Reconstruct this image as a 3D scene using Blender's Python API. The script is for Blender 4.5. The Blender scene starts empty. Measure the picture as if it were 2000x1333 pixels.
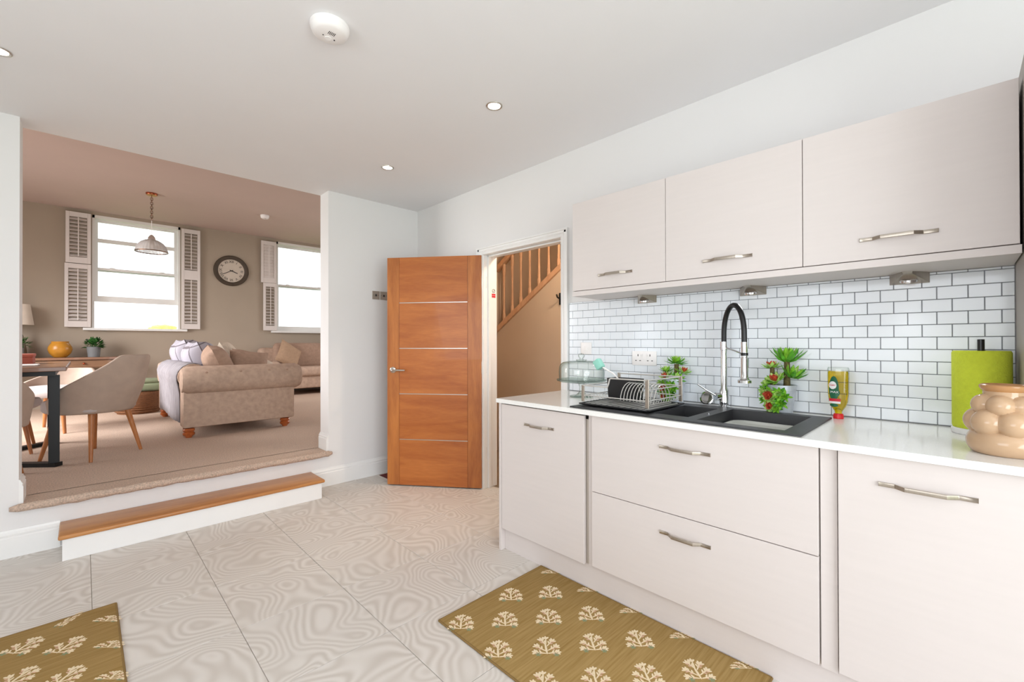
import bpy, bmesh, math, random
from mathutils import Vector, Matrix
random.seed(7)
R = math.radians
PI = math.pi
S = bpy.context.scene
COL = S.collection

# ---------------------------------------------------------------- camera
cam = bpy.data.cameras.new('camera'); co = bpy.data.objects.new('camera', cam); COL.objects.link(co)
cam.sensor_width = 36.0; cam.lens = 857.19 / 2000 * 36; cam.clip_start = .02
yaw, pit, rol = R(44.3187), R(.2701), R(.1281)
fw = Vector((math.sin(yaw) * math.cos(pit), math.cos(yaw) * math.cos(pit), math.sin(pit)))
rt = Vector((math.cos(yaw), -math.sin(yaw), 0)); up = rt.cross(fw)
r2 = math.cos(rol) * rt - math.sin(rol) * up; u2 = math.sin(rol) * rt + math.cos(rol) * up
m = Matrix((r2, u2, -fw)).transposed().to_4x4(); m.translation = (-2.4304, -3.8612, 1.2365)
co.matrix_world = m
S.camera = co
# ---------------------------------------------------------------- world, lights, exposure
S.view_settings.view_transform = 'Standard'; S.view_settings.look = 'None'
S.view_settings.exposure = 0.0; S.view_settings.gamma = 1.0
S.view_settings.use_curve_mapping = False
w = bpy.data.worlds.new('overcast_sky'); S.world = w; w.use_nodes = True
bg = w.node_tree.nodes['Background']; bg.inputs[0].default_value = (.93, .96, 1, 1); bg.inputs[1].default_value = 2.6

def area(name, loc, rot, sx, sy, power, col=(1, 1, 1), spread=PI):
    l = bpy.data.lights.new(name, 'AREA'); l.shape = 'RECTANGLE'; l.size = sx; l.size_y = sy; l.energy = power; l.color = col; l.spread = spread
    o = bpy.data.objects.new(name, l); o.location = loc; o.rotation_euler = rot; COL.objects.link(o); return o
def point(name, loc, power, col=(1, 1, 1), r=.05):
    l = bpy.data.lights.new(name, 'POINT'); l.energy = power; l.color = col; l.shadow_soft_size = r
    o = bpy.data.objects.new(name, l); o.location = loc; COL.objects.link(o); return o
# daylight through the garden doors behind the camera; the side fills are added, unseen
area('garden_door_daylight', (-2.35, -6.15, 1.3), (R(130), 0, 0), 2.0, 2.1, 92, (.88, .94, 1))
area('kitchen_side_fill', (-4.55, -3.3, 1.5), (0, R(-118), 0), 1.3, 2.0, 22, (.89, .945, 1))  # added fill from a guessed, unseen side of the kitchen
area('sitting_room_left_fill', (-4.95, 2.6, 1.9), (0, R(-52), 0), 1.9, 2.6, 165, (1, .98, .97), R(125))  # added fill, as if from an unseen window on the left
area('sitting_room_right_fill', (2.55, 2.8, 2.0), (0, R(52), 0), 1.8, 2.4, 26, (1, .98, .97), R(125))  # added fill from the unseen right side of the sitting room
point('stair_hall_lamp', (.55, -1.95, 2.35), 50, (1, .79, .58), .08)

# ---------------------------------------------------------------- materials
def lin(c):
    o = []
    for v in c:
        v /= 255
        o.append(v / 12.92 if v <= .04045 else ((v + .055) / 1.055) ** 2.4)
    return (o[0], o[1], o[2], 1)
M = {}
def base(name):
    mt = bpy.data.materials.new(name); mt.use_nodes = True; M[name] = mt
    nt = mt.node_tree; return mt, nt, nt.nodes['Principled BSDF'], nt.nodes.new, nt.links.new
def mat(name, rgb, rough=.5, metal=0., var=.04, scale=8., bump=0., bscale=200., spec=.5, coat=0., stretch=(1, 1, 1), rgb2=None):
    mt, nt, b, N, L = base(name)
    tc = N('ShaderNodeTexCoord'); mp = N('ShaderNodeMapping'); mp.inputs[3].default_value = stretch
    L(tc.outputs['Object'], mp.inputs[0])
    no = N('ShaderNodeTexNoise'); no.inputs['Scale'].default_value = scale; no.inputs['Detail'].default_value = 4
    L(mp.outputs[0], no.inputs['Vector'])
    cr = N('ShaderNodeValToRGB')
    c = lin(rgb)
    if rgb2: a, d = c, lin(rgb2)
    else:
        a = tuple(max(0, v * (1 - var)) for v in c[:3]) + (1,); d = tuple(min(1, v * (1 + var)) for v in c[:3]) + (1,)
    cr.color_ramp.elements[0].color = a; cr.color_ramp.elements[1].color = d
    cr.color_ramp.elements[0].position = .3; cr.color_ramp.elements[1].position = .7
    L(no.outputs['Fac'], cr.inputs[0]); L(cr.outputs[0], b.inputs['Base Color'])
    b.inputs['Roughness'].default_value = rough; b.inputs['Metallic'].default_value = metal
    b.inputs['Specular IOR Level'].default_value = spec; b.inputs['Coat Weight'].default_value = coat
    if bump:
        n2 = N('ShaderNodeTexNoise'); n2.inputs['Scale'].default_value = bscale; n2.inputs['Detail'].default_value = 3
        L(mp.outputs[0], n2.inputs['Vector'])
        bp = N('ShaderNodeBump'); bp.inputs['Strength'].default_value = bump; bp.inputs['Distance'].default_value = .01
        L(n2.outputs['Fac'], bp.inputs['Height']); L(bp.outputs[0], b.inputs['Normal'])
    return mt
def wood(name, c1, c2, axis='x', rough=.4, sc=1.0, coat=.15):
    mt, nt, b, N, L = base(name)
    tc = N('ShaderNodeTexCoord'); oi = N('ShaderNodeObjectInfo'); mp = N('ShaderNodeMapping')
    st = {'x': (1.1, 9, 9), 'y': (9, 1.1, 9), 'z': (9, 9, 1.1)}[axis]
    mp.inputs[3].default_value = tuple(v * sc for v in st)
    L(tc.outputs['Object'], mp.inputs[0])
    ad = N('ShaderNodeVectorMath'); ad.operation = 'ADD'; ml = N('ShaderNodeVectorMath'); ml.operation = 'SCALE'
    ml.inputs[0].default_value = (37, 53, 71); L(oi.outputs['Random'], ml.inputs['Scale'])
    L(mp.outputs[0], ad.inputs[0]); L(ml.outputs[0], ad.inputs[1])
    no = N('ShaderNodeTexNoise'); no.inputs['Scale'].default_value = 1.1; no.inputs['Detail'].default_value = 6; no.inputs['Distortion'].default_value = 1.2
    L(ad.outputs[0], no.inputs['Vector'])
    fi = N('ShaderNodeTexNoise'); fi.inputs['Scale'].default_value = 14; fi.inputs['Detail'].default_value = 3
    L(ad.outputs[0], fi.inputs['Vector'])
    mx = N('ShaderNodeMath'); mx.operation = 'MULTIPLY_ADD'; mx.inputs[1].default_value = .35; L(fi.outputs['Fac'], mx.inputs[0]); L(no.outputs['Fac'], mx.inputs[2])
    cr = N('ShaderNodeValToRGB'); cr.color_ramp.elements[0].color = lin(c1); cr.color_ramp.elements[1].color = lin(c2)
    cr.color_ramp.elements[0].position = .42; cr.color_ramp.elements[1].position = .92
    L(mx.outputs[0], cr.inputs[0]); L(cr.outputs[0], b.inputs['Base Color'])
    b.inputs['Roughness'].default_value = rough; b.inputs['Coat Weight'].default_value = coat
    return mt
def swirl(name):
    mt, nt, b, N, L = base(name)
    tc = N('ShaderNodeTexCoord'); oi = N('ShaderNodeObjectInfo')
    ml = N('ShaderNodeVectorMath'); ml.operation = 'SCALE'; ml.inputs[0].default_value = (17, 29, 41); L(oi.outputs['Random'], ml.inputs['Scale'])
    ad = N('ShaderNodeVectorMath'); ad.operation = 'ADD'; L(tc.outputs['Object'], ad.inputs[0]); L(ml.outputs[0], ad.inputs[1])
    no = N('ShaderNodeTexNoise'); no.inputs['Scale'].default_value = 2.6; no.inputs['Detail'].default_value = 1.0; no.inputs['Roughness'].default_value = .35; no.inputs['Distortion'].default_value = .4
    L(ad.outputs[0], no.inputs['Vector'])
    k = N('ShaderNodeMath'); k.operation = 'MULTIPLY'; k.inputs[1].default_value = 150; L(no.outputs['Fac'], k.inputs[0])
    sn = N('ShaderNodeMath'); sn.operation = 'SINE'; L(k.outputs[0], sn.inputs[0])
    n2 = N('ShaderNodeTexNoise'); n2.inputs['Scale'].default_value = 5; n2.inputs['Detail'].default_value = 3; L(ad.outputs[0], n2.inputs['Vector'])
    am = N('ShaderNodeMath'); am.operation = 'MULTIPLY'; L(sn.outputs[0], am.inputs[0]); L(n2.outputs['Fac'], am.inputs[1])
    ma = N('ShaderNodeMath'); ma.operation = 'MULTIPLY_ADD'; ma.inputs[1].default_value = .85; ma.inputs[2].default_value = .5; L(am.outputs[0], ma.inputs[0])
    cr = N('ShaderNodeValToRGB'); cr.color_ramp.elements[0].color = lin((205, 197, 188)); cr.color_ramp.elements[1].color = lin((224, 218, 211))
    L(ma.outputs[0], cr.inputs[0]); L(cr.outputs[0], b.inputs['Base Color'])
    b.inputs['Roughness'].default_value = .38; b.inputs['Specular IOR Level'].default_value = .4
    return mt
def glass(name, rgb=(245, 250, 248), rough=.0, ior=1.45, tint=1.0):
    mt, nt, b, N, L = base(name)
    no = N('ShaderNodeTexNoise'); no.inputs['Scale'].default_value = 3
    cr = N('ShaderNodeValToRGB'); cr.color_ramp.elements[0].color = lin(rgb); cr.color_ramp.elements[1].color = lin(rgb)
    L(no.outputs['Fac'], cr.inputs[0]); L(cr.outputs[0], b.inputs['Base Color'])
    b.inputs['Roughness'].default_value = rough; b.inputs['Transmission Weight'].default_value = tint; b.inputs['IOR'].default_value = ior
    return mt
def glow(name, rgb, st):
    mt, nt, b, N, L = base(name)
    no = N('ShaderNodeTexNoise'); cr = N('ShaderNodeValToRGB')
    cr.color_ramp.elements[0].color = lin(rgb); cr.color_ramp.elements[1].color = lin(rgb)
    L(no.outputs['Fac'], cr.inputs[0]); L(cr.outputs[0], b.inputs['Emission Color']); b.inputs['Emission Strength'].default_value = st
    b.inputs['Base Color'].default_value = lin(rgb)
    return mt
def check(name, c1, c2, sc):
    mt, nt, b, N, L = base(name)
    tc = N('ShaderNodeTexCoord'); out = None
    for i in (0, 1, 2):
        sp = N('ShaderNodeSeparateXYZ'); L(tc.outputs['Object'], sp.inputs[0])
        f = N('ShaderNodeMath'); f.operation = 'MULTIPLY'; f.inputs[1].default_value = sc; L(sp.outputs[i], f.inputs[0])
        fr = N('ShaderNodeMath'); fr.operation = 'FRACT'; L(f.outputs[0], fr.inputs[0])
        lt = N('ShaderNodeMath'); lt.operation = 'LESS_THAN'; lt.inputs[1].default_value = .055; L(fr.outputs[0], lt.inputs[0])
        if out is None: out = lt
        else:
            mx = N('ShaderNodeMath'); mx.operation = 'MAXIMUM'; L(out.outputs[0], mx.inputs[0]); L(lt.outputs[0], mx.inputs[1]); out = mx
    cr = N('ShaderNodeValToRGB'); cr.color_ramp.elements[0].color = lin(c1); cr.color_ramp.elements[1].color = lin(c2)
    L(out.outputs[0], cr.inputs[0]); L(cr.outputs[0], b.inputs['Base Color']); b.inputs['Roughness'].default_value = .9
    return mt

mat('wall_white', (233, 231, 230), .75, var=.01, scale=2, bump=.02, bscale=90)
mat('ceiling_white', (240, 239, 240), .85, var=.01, scale=2)
mat('satin_white', (240, 239, 237), .35, var=.01)
mat('taupe_paint', (172, 158, 142), .85, var=.02, scale=3)
mat('sitting_ceiling_shaded', (196, 176, 166), .9, var=.02, scale=2)  # white ceiling's dimness and pinkish bounce put into its colour
mat('hall_paint', (200, 178, 154), .85, var=.02, scale=3)
mat('carpet', (208, 184, 166), .98, var=.26, scale=120, bump=.7, bscale=260, spec=.1)
mat('hall_floor', (150, 128, 104), .7, var=.1)
swirl('floor_tile'); mat('grout_floor', (188, 179, 168), .8)
mat('splash_tile', (240, 244, 249), .12, var=.012, scale=5, bump=.04, bscale=14, spec=.5)
mat('grout_grey', (148, 150, 155), .9)
mat('cabinet', (217, 208, 204), .42, var=.012, scale=4, stretch=(1, 1, 14))
mat('cabinet_under', (205, 194, 182), .55, var=.02)
mat('cabinet_shaded', (176, 166, 158), .45, var=.03)  # cabinet colour darkened for the shade on the tall unit's side
mat('gap_shade', (40, 36, 33), .8)  # shade of the gap under the worktop, put into the colour
mat('worktop', (247, 246, 243), .14, var=.02, scale=260, rgb2=(238, 237, 233), spec=.5)
wood('oak_h', (160, 84, 28), (192, 114, 50), 'x'); wood('oak_v', (152, 82, 30), (192, 118, 54), 'z')
wood('oak_edge', (120, 62, 22), (160, 92, 40), 'z')
wood('oak_step', (165, 104, 52), (205, 146, 86), 'x', .4)
wood('oak_leg', (150, 88, 44), (196, 128, 74), 'z'); wood('bun_foot', (150, 72, 30), (196, 108, 54), 'z', .3)
wood('stair_pine', (188, 142, 108), (214, 172, 136), 'z', .5)
wood('walnut_top', (116, 82, 62), (150, 112, 88), 'x', .35); wood('console_wood', (120, 86, 60), (158, 120, 90), 'x', .45)
mat('steel', (200, 194, 186), .28, 1., var=.03); mat('chrome', (225, 226, 228), .07, 1., var=.02)
mat('brushed', (178, 168, 156), .34, 1., var=.04, stretch=(1, 30, 1))
mat('black_metal', (22, 23, 24), .45, .3); mat('black_plastic', (26, 26, 28), .4); mat('rubber_black', (20, 20, 22), .32)
mat('rack_wire', (206, 203, 198), .3, .35); mat('sink_black', (46, 46, 48), .42, var=.12, scale=320); mat('basin_grey', (196, 197, 191), .35, var=.03)
mat('switch_steel', (186, 176, 164), .4, .6); mat('plastic_white', (246, 242, 240), .3, var=.01)
mat('slot_dark', (60, 56, 54), .6); mat('red_print', (206, 30, 50), .5)
mat('sofa_taupe', (186, 160, 142), .9, var=.12, scale=22, bump=.25, bscale=160, spec=.2)
mat('cushion_taupe', (168, 140, 122), .9, var=.1, scale=26, bump=.2, bscale=120, spec=.2)
mat('cushion_cream', (206, 190, 172), .9, var=.1, scale=40, bump=.4, bscale=90)
mat('cushion_tan', (176, 146, 120), .9, var=.08, scale=30, bump=.2, bscale=140)
mat('throw_grey', (150, 145, 150), .95, var=.30, scale=22, stretch=(1, 3, .35), bump=.5, bscale=60)
check('check_fabric', (172, 167, 177), (112, 104, 110), 4.6)
mat('chair_fabric', (178, 158, 144), .88, var=.05, scale=14, bump=.1, bscale=260, spec=.25)
mat('seat_fabric', (188, 178, 176), .9, var=.04, scale=14)
mat('wicker', (128, 84, 52), .8, var=.35, scale=40, stretch=(1, 1, 5), bump=.6, bscale=60)
mat('sage', (142, 150, 120), .9, var=.06); mat('ochre_glaze', (190, 132, 46), .3, var=.14, scale=9)
mat('shade_linen', (218, 206, 192), .9); mat('stoneware', (128, 120, 104), .5)
mat('leaf_dark', (48, 96, 40), .45, var=.35, scale=30); mat('pot_grey', (120, 122, 124), .6)
mat('leaf_lime', (134, 194, 52), .4, var=.3, scale=45); mat('leaf_green', (88, 160, 44), .4, var=.3, scale=45)
mat('leaf_pale', (182, 214, 118), .4, var=.2, scale=45); mat('petal_red', (196, 78, 52), .45, var=.25, scale=60)
mat('stem_brown', (96, 84, 44), .8, var=.35, scale=90, bump=.5, bscale=120); mat('soil', (52, 40, 30), .95)
mat('zinc', (196, 202, 210), .42, .25, var=.14, scale=26)
mat('kitchen_roll', (204, 216, 60), .95, var=.05, scale=60, bump=.35, bscale=240)
mat('vase_glaze', (198, 165, 132), .12, var=.05, scale=12); mat('vase_lip', (190, 140, 92), .25)
mat('mint', (150, 214, 196), .5); mat('red_cap', (222, 26, 34), .3)
mat('label_green', (10, 96, 62), .4); mat('label_white', (240, 240, 238), .4)
mat('rug_olive', (156, 126, 74), .97, rgb2=(180, 150, 98), scale=5, stretch=(1, 24, 1), bump=.35, bscale=130, spec=.1)
mat('rug_edge', (134, 106, 60), .97, var=.08); mat('rug_cream', (232, 212, 178), .97, var=.05); mat('rug_pink', (216, 176, 150), .97, var=.05)
mat('rug_sage', (132, 140, 104), .97, var=.1)
mat('mat_red', (96, 34, 36), .97, var=.3, scale=50); mat('mat_trim', (214, 206, 200), .9)
mat('clock_rim', (74, 62, 50), .6, var=.12, scale=14); mat('clock_face', (206, 194, 180), .7, var=.03); mat('ink', (44, 36, 30), .6)
mat('copper', (176, 96, 66), .3, 1.); mat('chain_metal', (120, 88, 70), .35, 1.)
mat('box_red', (178, 98, 82), .8, var=.12, scale=12); mat('paper', (226, 218, 214), .8)
mat('shutter_white', (226, 218, 214), .5, var=.01); mat('grass', (120, 140, 70), .95, var=.3); mat('hedge', (226, 222, 120), .9, var=.35, scale=6)
def thin_glass(name, rgb, edge, rough=.02, white=0.):
    mt, nt, b, N, L = base(name)
    tr = N('ShaderNodeBsdfTransparent'); gl = N('ShaderNodeBsdfGlossy'); gl.inputs['Roughness'].default_value = rough; gl.inputs['Color'].default_value = (.95, .97, .96, 1)
    lw = N('ShaderNodeLayerWeight'); lw.inputs['Blend'].default_value = .5
    no = N('ShaderNodeTexNoise'); no.inputs['Scale'].default_value = 4
    cr = N('ShaderNodeValToRGB'); cr.color_ramp.elements[0].color = lin(rgb); cr.color_ramp.elements[1].color = lin(edge); cr.color_ramp.elements[0].position = .25; cr.color_ramp.elements[1].position = .95
    L(lw.outputs['Facing'], cr.inputs[0]); L(cr.outputs[0], tr.inputs['Color'])
    pw = N('ShaderNodeMath'); pw.operation = 'POWER'; pw.inputs[1].default_value = 2.5; L(lw.outputs['Facing'], pw.inputs[0])
    sc_ = N('ShaderNodeMath'); sc_.operation = 'MULTIPLY_ADD'; sc_.inputs[1].default_value = .3; sc_.inputs[2].default_value = .045; L(pw.outputs[0], sc_.inputs[0])
    m1 = N('ShaderNodeMixShader'); L(sc_.outputs[0], m1.inputs[0]); L(tr.outputs[0], m1.inputs[1]); L(gl.outputs[0], m1.inputs[2])
    out = nt.nodes['Material Output']
    if white:
        df = N('ShaderNodeBsdfDiffuse'); df.inputs['Color'].default_value = lin((236, 232, 230)); m2 = N('ShaderNodeMixShader'); m2.inputs[0].default_value = white
        L(m1.outputs[0], m2.inputs[1]); L(df.outputs[0], m2.inputs[2]); L(m2.outputs[0], out.inputs[0])
    else: L(m1.outputs[0], out.inputs[0])
    return mt
thin_glass('clear_glass', (250, 252, 251), (200, 210, 206)); thin_glass('dome_glass', (250, 252, 250), (168, 182, 174)); thin_glass('pendant_glass', (240, 238, 236), (170, 166, 164), .1, .42)
glass('soap_yellow', (246, 212, 16), .05, 1.33)
glow('lamp_glow', (255, 246, 230), 9.); glow('puck_glow', (255, 240, 226), .6)

# ---------------------------------------------------------------- geometry helpers
class MB:
    def __init__(s, off=(0, 0, 0)): s.v = []; s.f = []; s.mi = []; s.off = Vector(off); s.cur = 0
    def add(s, vs, fs, mtx=None):
        n = len(s.v)
        for p in vs:
            p = Vector(p)
            if mtx: p = mtx @ p
            s.v.append(p - s.off)
        for f in fs: s.f.append([n + i for i in f]); s.mi.append(s.cur)
        return s
    def box(s, a, b, mtx=None):
        x0, x1 = sorted((a[0], b[0])); y0, y1 = sorted((a[1], b[1])); z0, z1 = sorted((a[2], b[2]))
        return s.add([(x0, y0, z0), (x1, y0, z0), (x1, y1, z0), (x0, y1, z0), (x0, y0, z1), (x1, y0, z1), (x1, y1, z1), (x0, y1, z1)],
              [(3, 2, 1, 0), (4, 5, 6, 7), (0, 1, 5, 4), (1, 2, 6, 5), (2, 3, 7, 6), (3, 0, 4, 7)], mtx)
    def prism(s, poly, axis, a, b, mtx=None):
        # poly: 2D points in the two other axes (cyclic order x->yz, y->xz, z->xy)
        n = len(poly)
        def P(p, t): return {'x': (t, p[0], p[1]), 'y': (p[0], t, p[1]), 'z': (p[0], p[1], t)}[axis]
        vs = [P(p, a) for p in poly] + [P(p, b) for p in poly]
        fs = [tuple(range(n))[::-1], tuple(range(n, 2 * n))] + [(i, (i + 1) % n, n + (i + 1) % n, n + i) for i in range(n)]
        return s.add(vs, fs, mtx)
    def lathe(s, prof, c=(0, 0, 0), seg=24, mtx=None, sx=1, sy=1):
        vs = []; fs = []; n = len(prof)
        for k in range(seg):
            a = 2 * PI * k / seg
            for r, z in prof: vs.append((c[0] + r * math.cos(a) * sx, c[1] + r * math.sin(a) * sy, c[2] + z))
        for k in range(seg):
            q = (k + 1) % seg
            for i in range(n - 1): fs.append((k * n + i, q * n + i, q * n + i + 1, k * n + i + 1))
        if prof[0][0] > 1e-6: fs.append(tuple(k * n for k in range(seg))[::-1])
        if prof[-1][0] > 1e-6: fs.append(tuple(k * n + n - 1 for k in range(seg)))
        return s.add(vs, fs, mtx)
    def shell(s, prof, c=(0, 0, 0), seg=24, mtx=None):   # closed profile loop revolved (hollow things)
        vs = []; fs = []; n = len(prof)
        for k in range(seg):
            a = 2 * PI * k / seg
            for r, z in prof: vs.append((c[0] + r * math.cos(a), c[1] + r * math.sin(a), c[2] + z))
        for k in range(seg):
            q = (k + 1) % seg
            for i in range(n): fs.append((k * n + i, q * n + i, q * n + (i + 1) % n, k * n + (i + 1) % n))
        return s.add(vs, fs, mtx)
    def tube(s, pts, r, seg=8, closed=False):
        pts = [Vector(p) for p in pts]; n = len(pts); vs = []; fs = []
        rr = r if isinstance(r, (list, tuple)) else [r] * n
        t0 = (pts[1] - pts[0]).normalized(); ref = Vector((0, 0, 1)) if abs(t0.z) < .9 else Vector((1, 0, 0))
        u = t0.cross(ref).normalized()
        for i in range(n):
            if closed: t = (pts[(i + 1) % n] - pts[i - 1]).normalized()
            else: t = (pts[min(i + 1, n - 1)] - pts[max(i - 1, 0)]).normalized()
            u = (u - t * u.dot(t))
            if u.length < 1e-6: u = t.cross(Vector((0, 1, .3)))
            u.normalize(); v = t.cross(u)
            for k in range(seg):
                a = 2 * PI * k / seg; vs.append(pts[i] + (u * math.cos(a) + v * math.sin(a)) * rr[i])
        for i in range(n if closed else n - 1):
            j = (i + 1) % n
            for k in range(seg):
                q = (k + 1) % seg; fs.append((i * seg + k, i * seg + q, j * seg + q, j * seg + k))
        if not closed: fs += [tuple(range(seg))[::-1], tuple((n - 1) * seg + k for k in range(seg))]
        return s.add(vs, fs)
    def ell(s, c, r, seg=14, rings=8, mtx=None, e=1.0):
        def pw(v): return math.copysign(abs(v) ** e, v)
        vs = [(c[0], c[1], c[2] - r[2])]; fs = []
        for i in range(1, rings):
            ph = -PI / 2 + PI * i / rings
            for k in range(seg):
                a = 2 * PI * k / seg
                vs.append((c[0] + r[0] * pw(math.cos(ph)) * pw(math.cos(a)), c[1] + r[1] * pw(math.cos(ph)) * pw(math.sin(a)), c[2] + r[2] * pw(math.sin(ph))))
        vs.append((c[0], c[1], c[2] + r[2])); t = len(vs) - 1
        for k in range(seg):
            q = (k + 1) % seg
            fs.append((0, 1 + q, 1 + k)); fs.append((t, t - seg + k, t - seg + q))
            for i in range(rings - 2): fs.append((1 + i * seg + k, 1 + i * seg + q, 1 + (i + 1) * seg + q, 1 + (i + 1) * seg + k))
        return s.add(vs, fs, mtx)
    def rbox(s, a, b, r, n=3, mtx=None):   # rounded box
        bm = bmesh.new(); bmesh.ops.create_cube(bm, size=1)
        for v in bm.verts: v.co = Vector([(a[i] + b[i]) / 2 + v.co[i] * abs(b[i] - a[i]) for i in range(3)])
        bmesh.ops.bevel(bm, geom=bm.edges[:], offset=r, segments=n, profile=.5, affect='EDGES')
        bm.verts.index_update()
        vs = [v.co.copy() for v in bm.verts]; fs = [[v.index for v in f.verts] for f in bm.faces]; bm.free()
        return s.add(vs, fs, mtx)
    def grid(s, fn, nu, nv, closed_u=False):
        vs = [fn(i / (nu if closed_u else nu - 1), j / (nv - 1)) for i in range(nu) for j in range(nv)]; fs = []
        for i in range(nu if closed_u else nu - 1):
            q = (i + 1) % nu
            for j in range(nv - 1): fs.append((i * nv + j, q * nv + j, q * nv + j + 1, i * nv + j + 1))
        return s.add(vs, fs)
    def mesh(s, name, mats, smooth=False):
        me = bpy.data.meshes.new(name); me.from_pydata([tuple(v) for v in s.v], [], s.f); me.update()
        for mm in (mats if isinstance(mats, (list, tuple)) else [mats]): me.materials.append(M[mm])
        for p, i in zip(me.polygons, s.mi): p.material_index = i
        if smooth:
            for p in me.polygons: p.use_smooth = True
        return me
    def build(s, name, mats, parent=None, smooth=False, bevel=0, loc=None, sub=0, bseg=2, solid=0):
        me = s.mesh(name, mats, smooth)
        o = bpy.data.objects.new(name, me); COL.objects.link(o)
        o.location = loc if loc is not None else (s.off if parent is None else (0, 0, 0))
        if parent: o.parent = parent
        if solid: md = o.modifiers.new('t', 'SOLIDIFY'); md.thickness = solid; md.offset = 0
        if bevel:
            md = o.modifiers.new('b', 'BEVEL'); md.width = bevel; md.segments = bseg; md.limit_method = 'ANGLE'; md.angle_limit = R(35)
            for p in me.polygons: p.use_smooth = True
            md.harden_normals = True
        if sub: md = o.modifiers.new('s', 'SUBSURF'); md.levels = sub; md.render_levels = sub
        if smooth and not bevel and not sub:
            try: me.set_sharp_from_angle(angle=R(42))
            except Exception: pass
        return o
def inst(src, parent, loc=(0, 0, 0), rot=(0, 0, 0), scale=(1, 1, 1), name=None):
    o = src.copy(); COL.objects.link(o); o.parent = parent; o.location = loc; o.rotation_euler = rot; o.scale = scale
    return o
def tag(o, label, cat, group=None, kind=None):
    o['label'] = label
    if cat: o['category'] = cat
    if group: o['group'] = group
    if kind: o['kind'] = kind
    return o
def thing(name, label, cat, loc=(0, 0, 0), rz=0, group=None):
    o = bpy.data.objects.new(name, None); COL.objects.link(o); o.location = loc; o.rotation_euler = (0, 0, rz); o.empty_display_size = .1
    return tag(o, label, cat, group)
def struct(o, label, kind='structure'):
    o['label'] = label; o['kind'] = kind; return o
def copy_tree(o, parent=None):
    c = o.copy(); COL.objects.link(c)
    if parent: c.parent = parent
    for ch in list(o.children): copy_tree(ch, c)
    return c
def text_mesh(s, size, mats, name, depth=.0006):
    cu = bpy.data.curves.new(name, 'FONT'); cu.body = s; cu.size = size; cu.align_x = 'CENTER'; cu.align_y = 'CENTER'; cu.extrude = depth; cu.resolution_u = 3
    t = bpy.data.objects.new('tmp', cu); COL.objects.link(t)
    me = bpy.data.meshes.new_from_object(t.evaluated_get(bpy.context.evaluated_depsgraph_get()))
    bpy.data.objects.remove(t); me.name = name; me.materials.clear(); me.materials.append(M[mats])
    return me
def obj(name, me, parent, loc=(0, 0, 0), rot=(0, 0, 0)):
    o = bpy.data.objects.new(name, me); COL.objects.link(o); o.parent = parent; o.location = loc; o.rotation_euler = rot; return o

# ---------------------------------------------------------------- dimensions
H = 2.574; FL = .30; HL = 3.267; YF = 5.40; TA = .18
XL, XP, XQ = -4.6, -2.70, -.90       # left wall, opening left and right
DY0, DY1, DZ = -1.03, -1.875, 1.985   # doorway in the right wall
WT = .906; WB = .882                  # worktop top / bottom
XR2 = 2.4; YB = -6.2

# ---------------------------------------------------------------- the room shell
fl = MB((0, 0, 0)).box((XL, YB, -.1), (.12, 0, -.004)).build('floor', 'grout_floor'); struct(fl, 'pale swirled stone-effect tiled kitchen floor')
tm = MB()
tw, th = .4555, .4665
tm.rbox((.0012, .0012, -.006), (tw - .0012, th - .0012, 0), .0012, 1)
tme = tm.mesh('floor_tile', 'floor_tile')
for i in range(-7, 4):
    for j in range(-6, 5):
        x = -1.488 + i * tw; y = -2.14 + j * th
        if x > .1 or x + tw < XL or y > -.02 or y + th < -5.0: continue
        o = bpy.data.objects.new('floor_tile', tme); COL.objects.link(o); o.parent = fl; o.location = (x, y, 0)
        # trim tiles that would run into the walls
        sx = sy = 1
        if x + tw > .10: sx = (.10 - x) / tw
        if y + th > -.001: sy = (-.001 - y) / th
        o.scale = (sx, sy, 1)

def wallbox(name, boxes, mt, label, bevel=0):
    b = MB()
    for a, c in boxes: b.box(a, c)
    return struct(b.build(name, mt, bevel=bevel), label)
wallbox('wall_back', [((XL, 0, 0), (XP, TA, H)), ((XQ, 0, 0), (.12, TA, H)), ((XP, 0, 0), (XQ, TA, FL - .02))], 'wall_white', 'white wall with the wide opening to the sitting room')
wall_r = wallbox('wall_right', [((0, YB, 0), (.12, DY1 - .02, H)), ((0, DY0 + .02, 0), (.12, 0, H)), ((0, DY1 - .02, DZ + .02), (.12, DY0 + .02, H))], 'wall_white', 'white wall behind the kitchen units with doorway')
wallbox('wall_left', [((XL - .12, YB, 0), (XL, -4.4, H)), ((XL - .12, -2.2, 0), (XL, TA, H)), ((XL - .12, -4.4, 0), (XL, -2.2, .85)), ((XL - .12, -4.4, 2.15), (XL, -2.2, H))], 'wall_white', 'white left wall of the kitchen with an added opening')  # opening added to go with the kitchen side fill
wallbox('wall_rear', [((XL - .12, YB - .12, 0), (-3.95, YB, H)), ((-.65, YB - .12, 0), (.12, YB, H)), ((-3.95, YB - .12, 2.38), (-.65, YB, H))], 'wall_white', 'white rear wall with garden doors')
wallbox('ceiling', [((XL - .12, YB - .12, H), (.12, TA, H + .12))], 'ceiling_white', 'plain white kitchen ceiling')
# sitting room
def carpet_edge(u, v):
    return None
cf = MB(); cf.box((XL, TA, FL - .1), (XR2, YF, FL)); cf.box((XP, -.02, FL - .018), (XQ, TA + .01, FL))
cfo = cf.build('floor_sitting_room', 'carpet'); struct(cfo, 'raised beige carpet floor of the sitting room')
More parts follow.
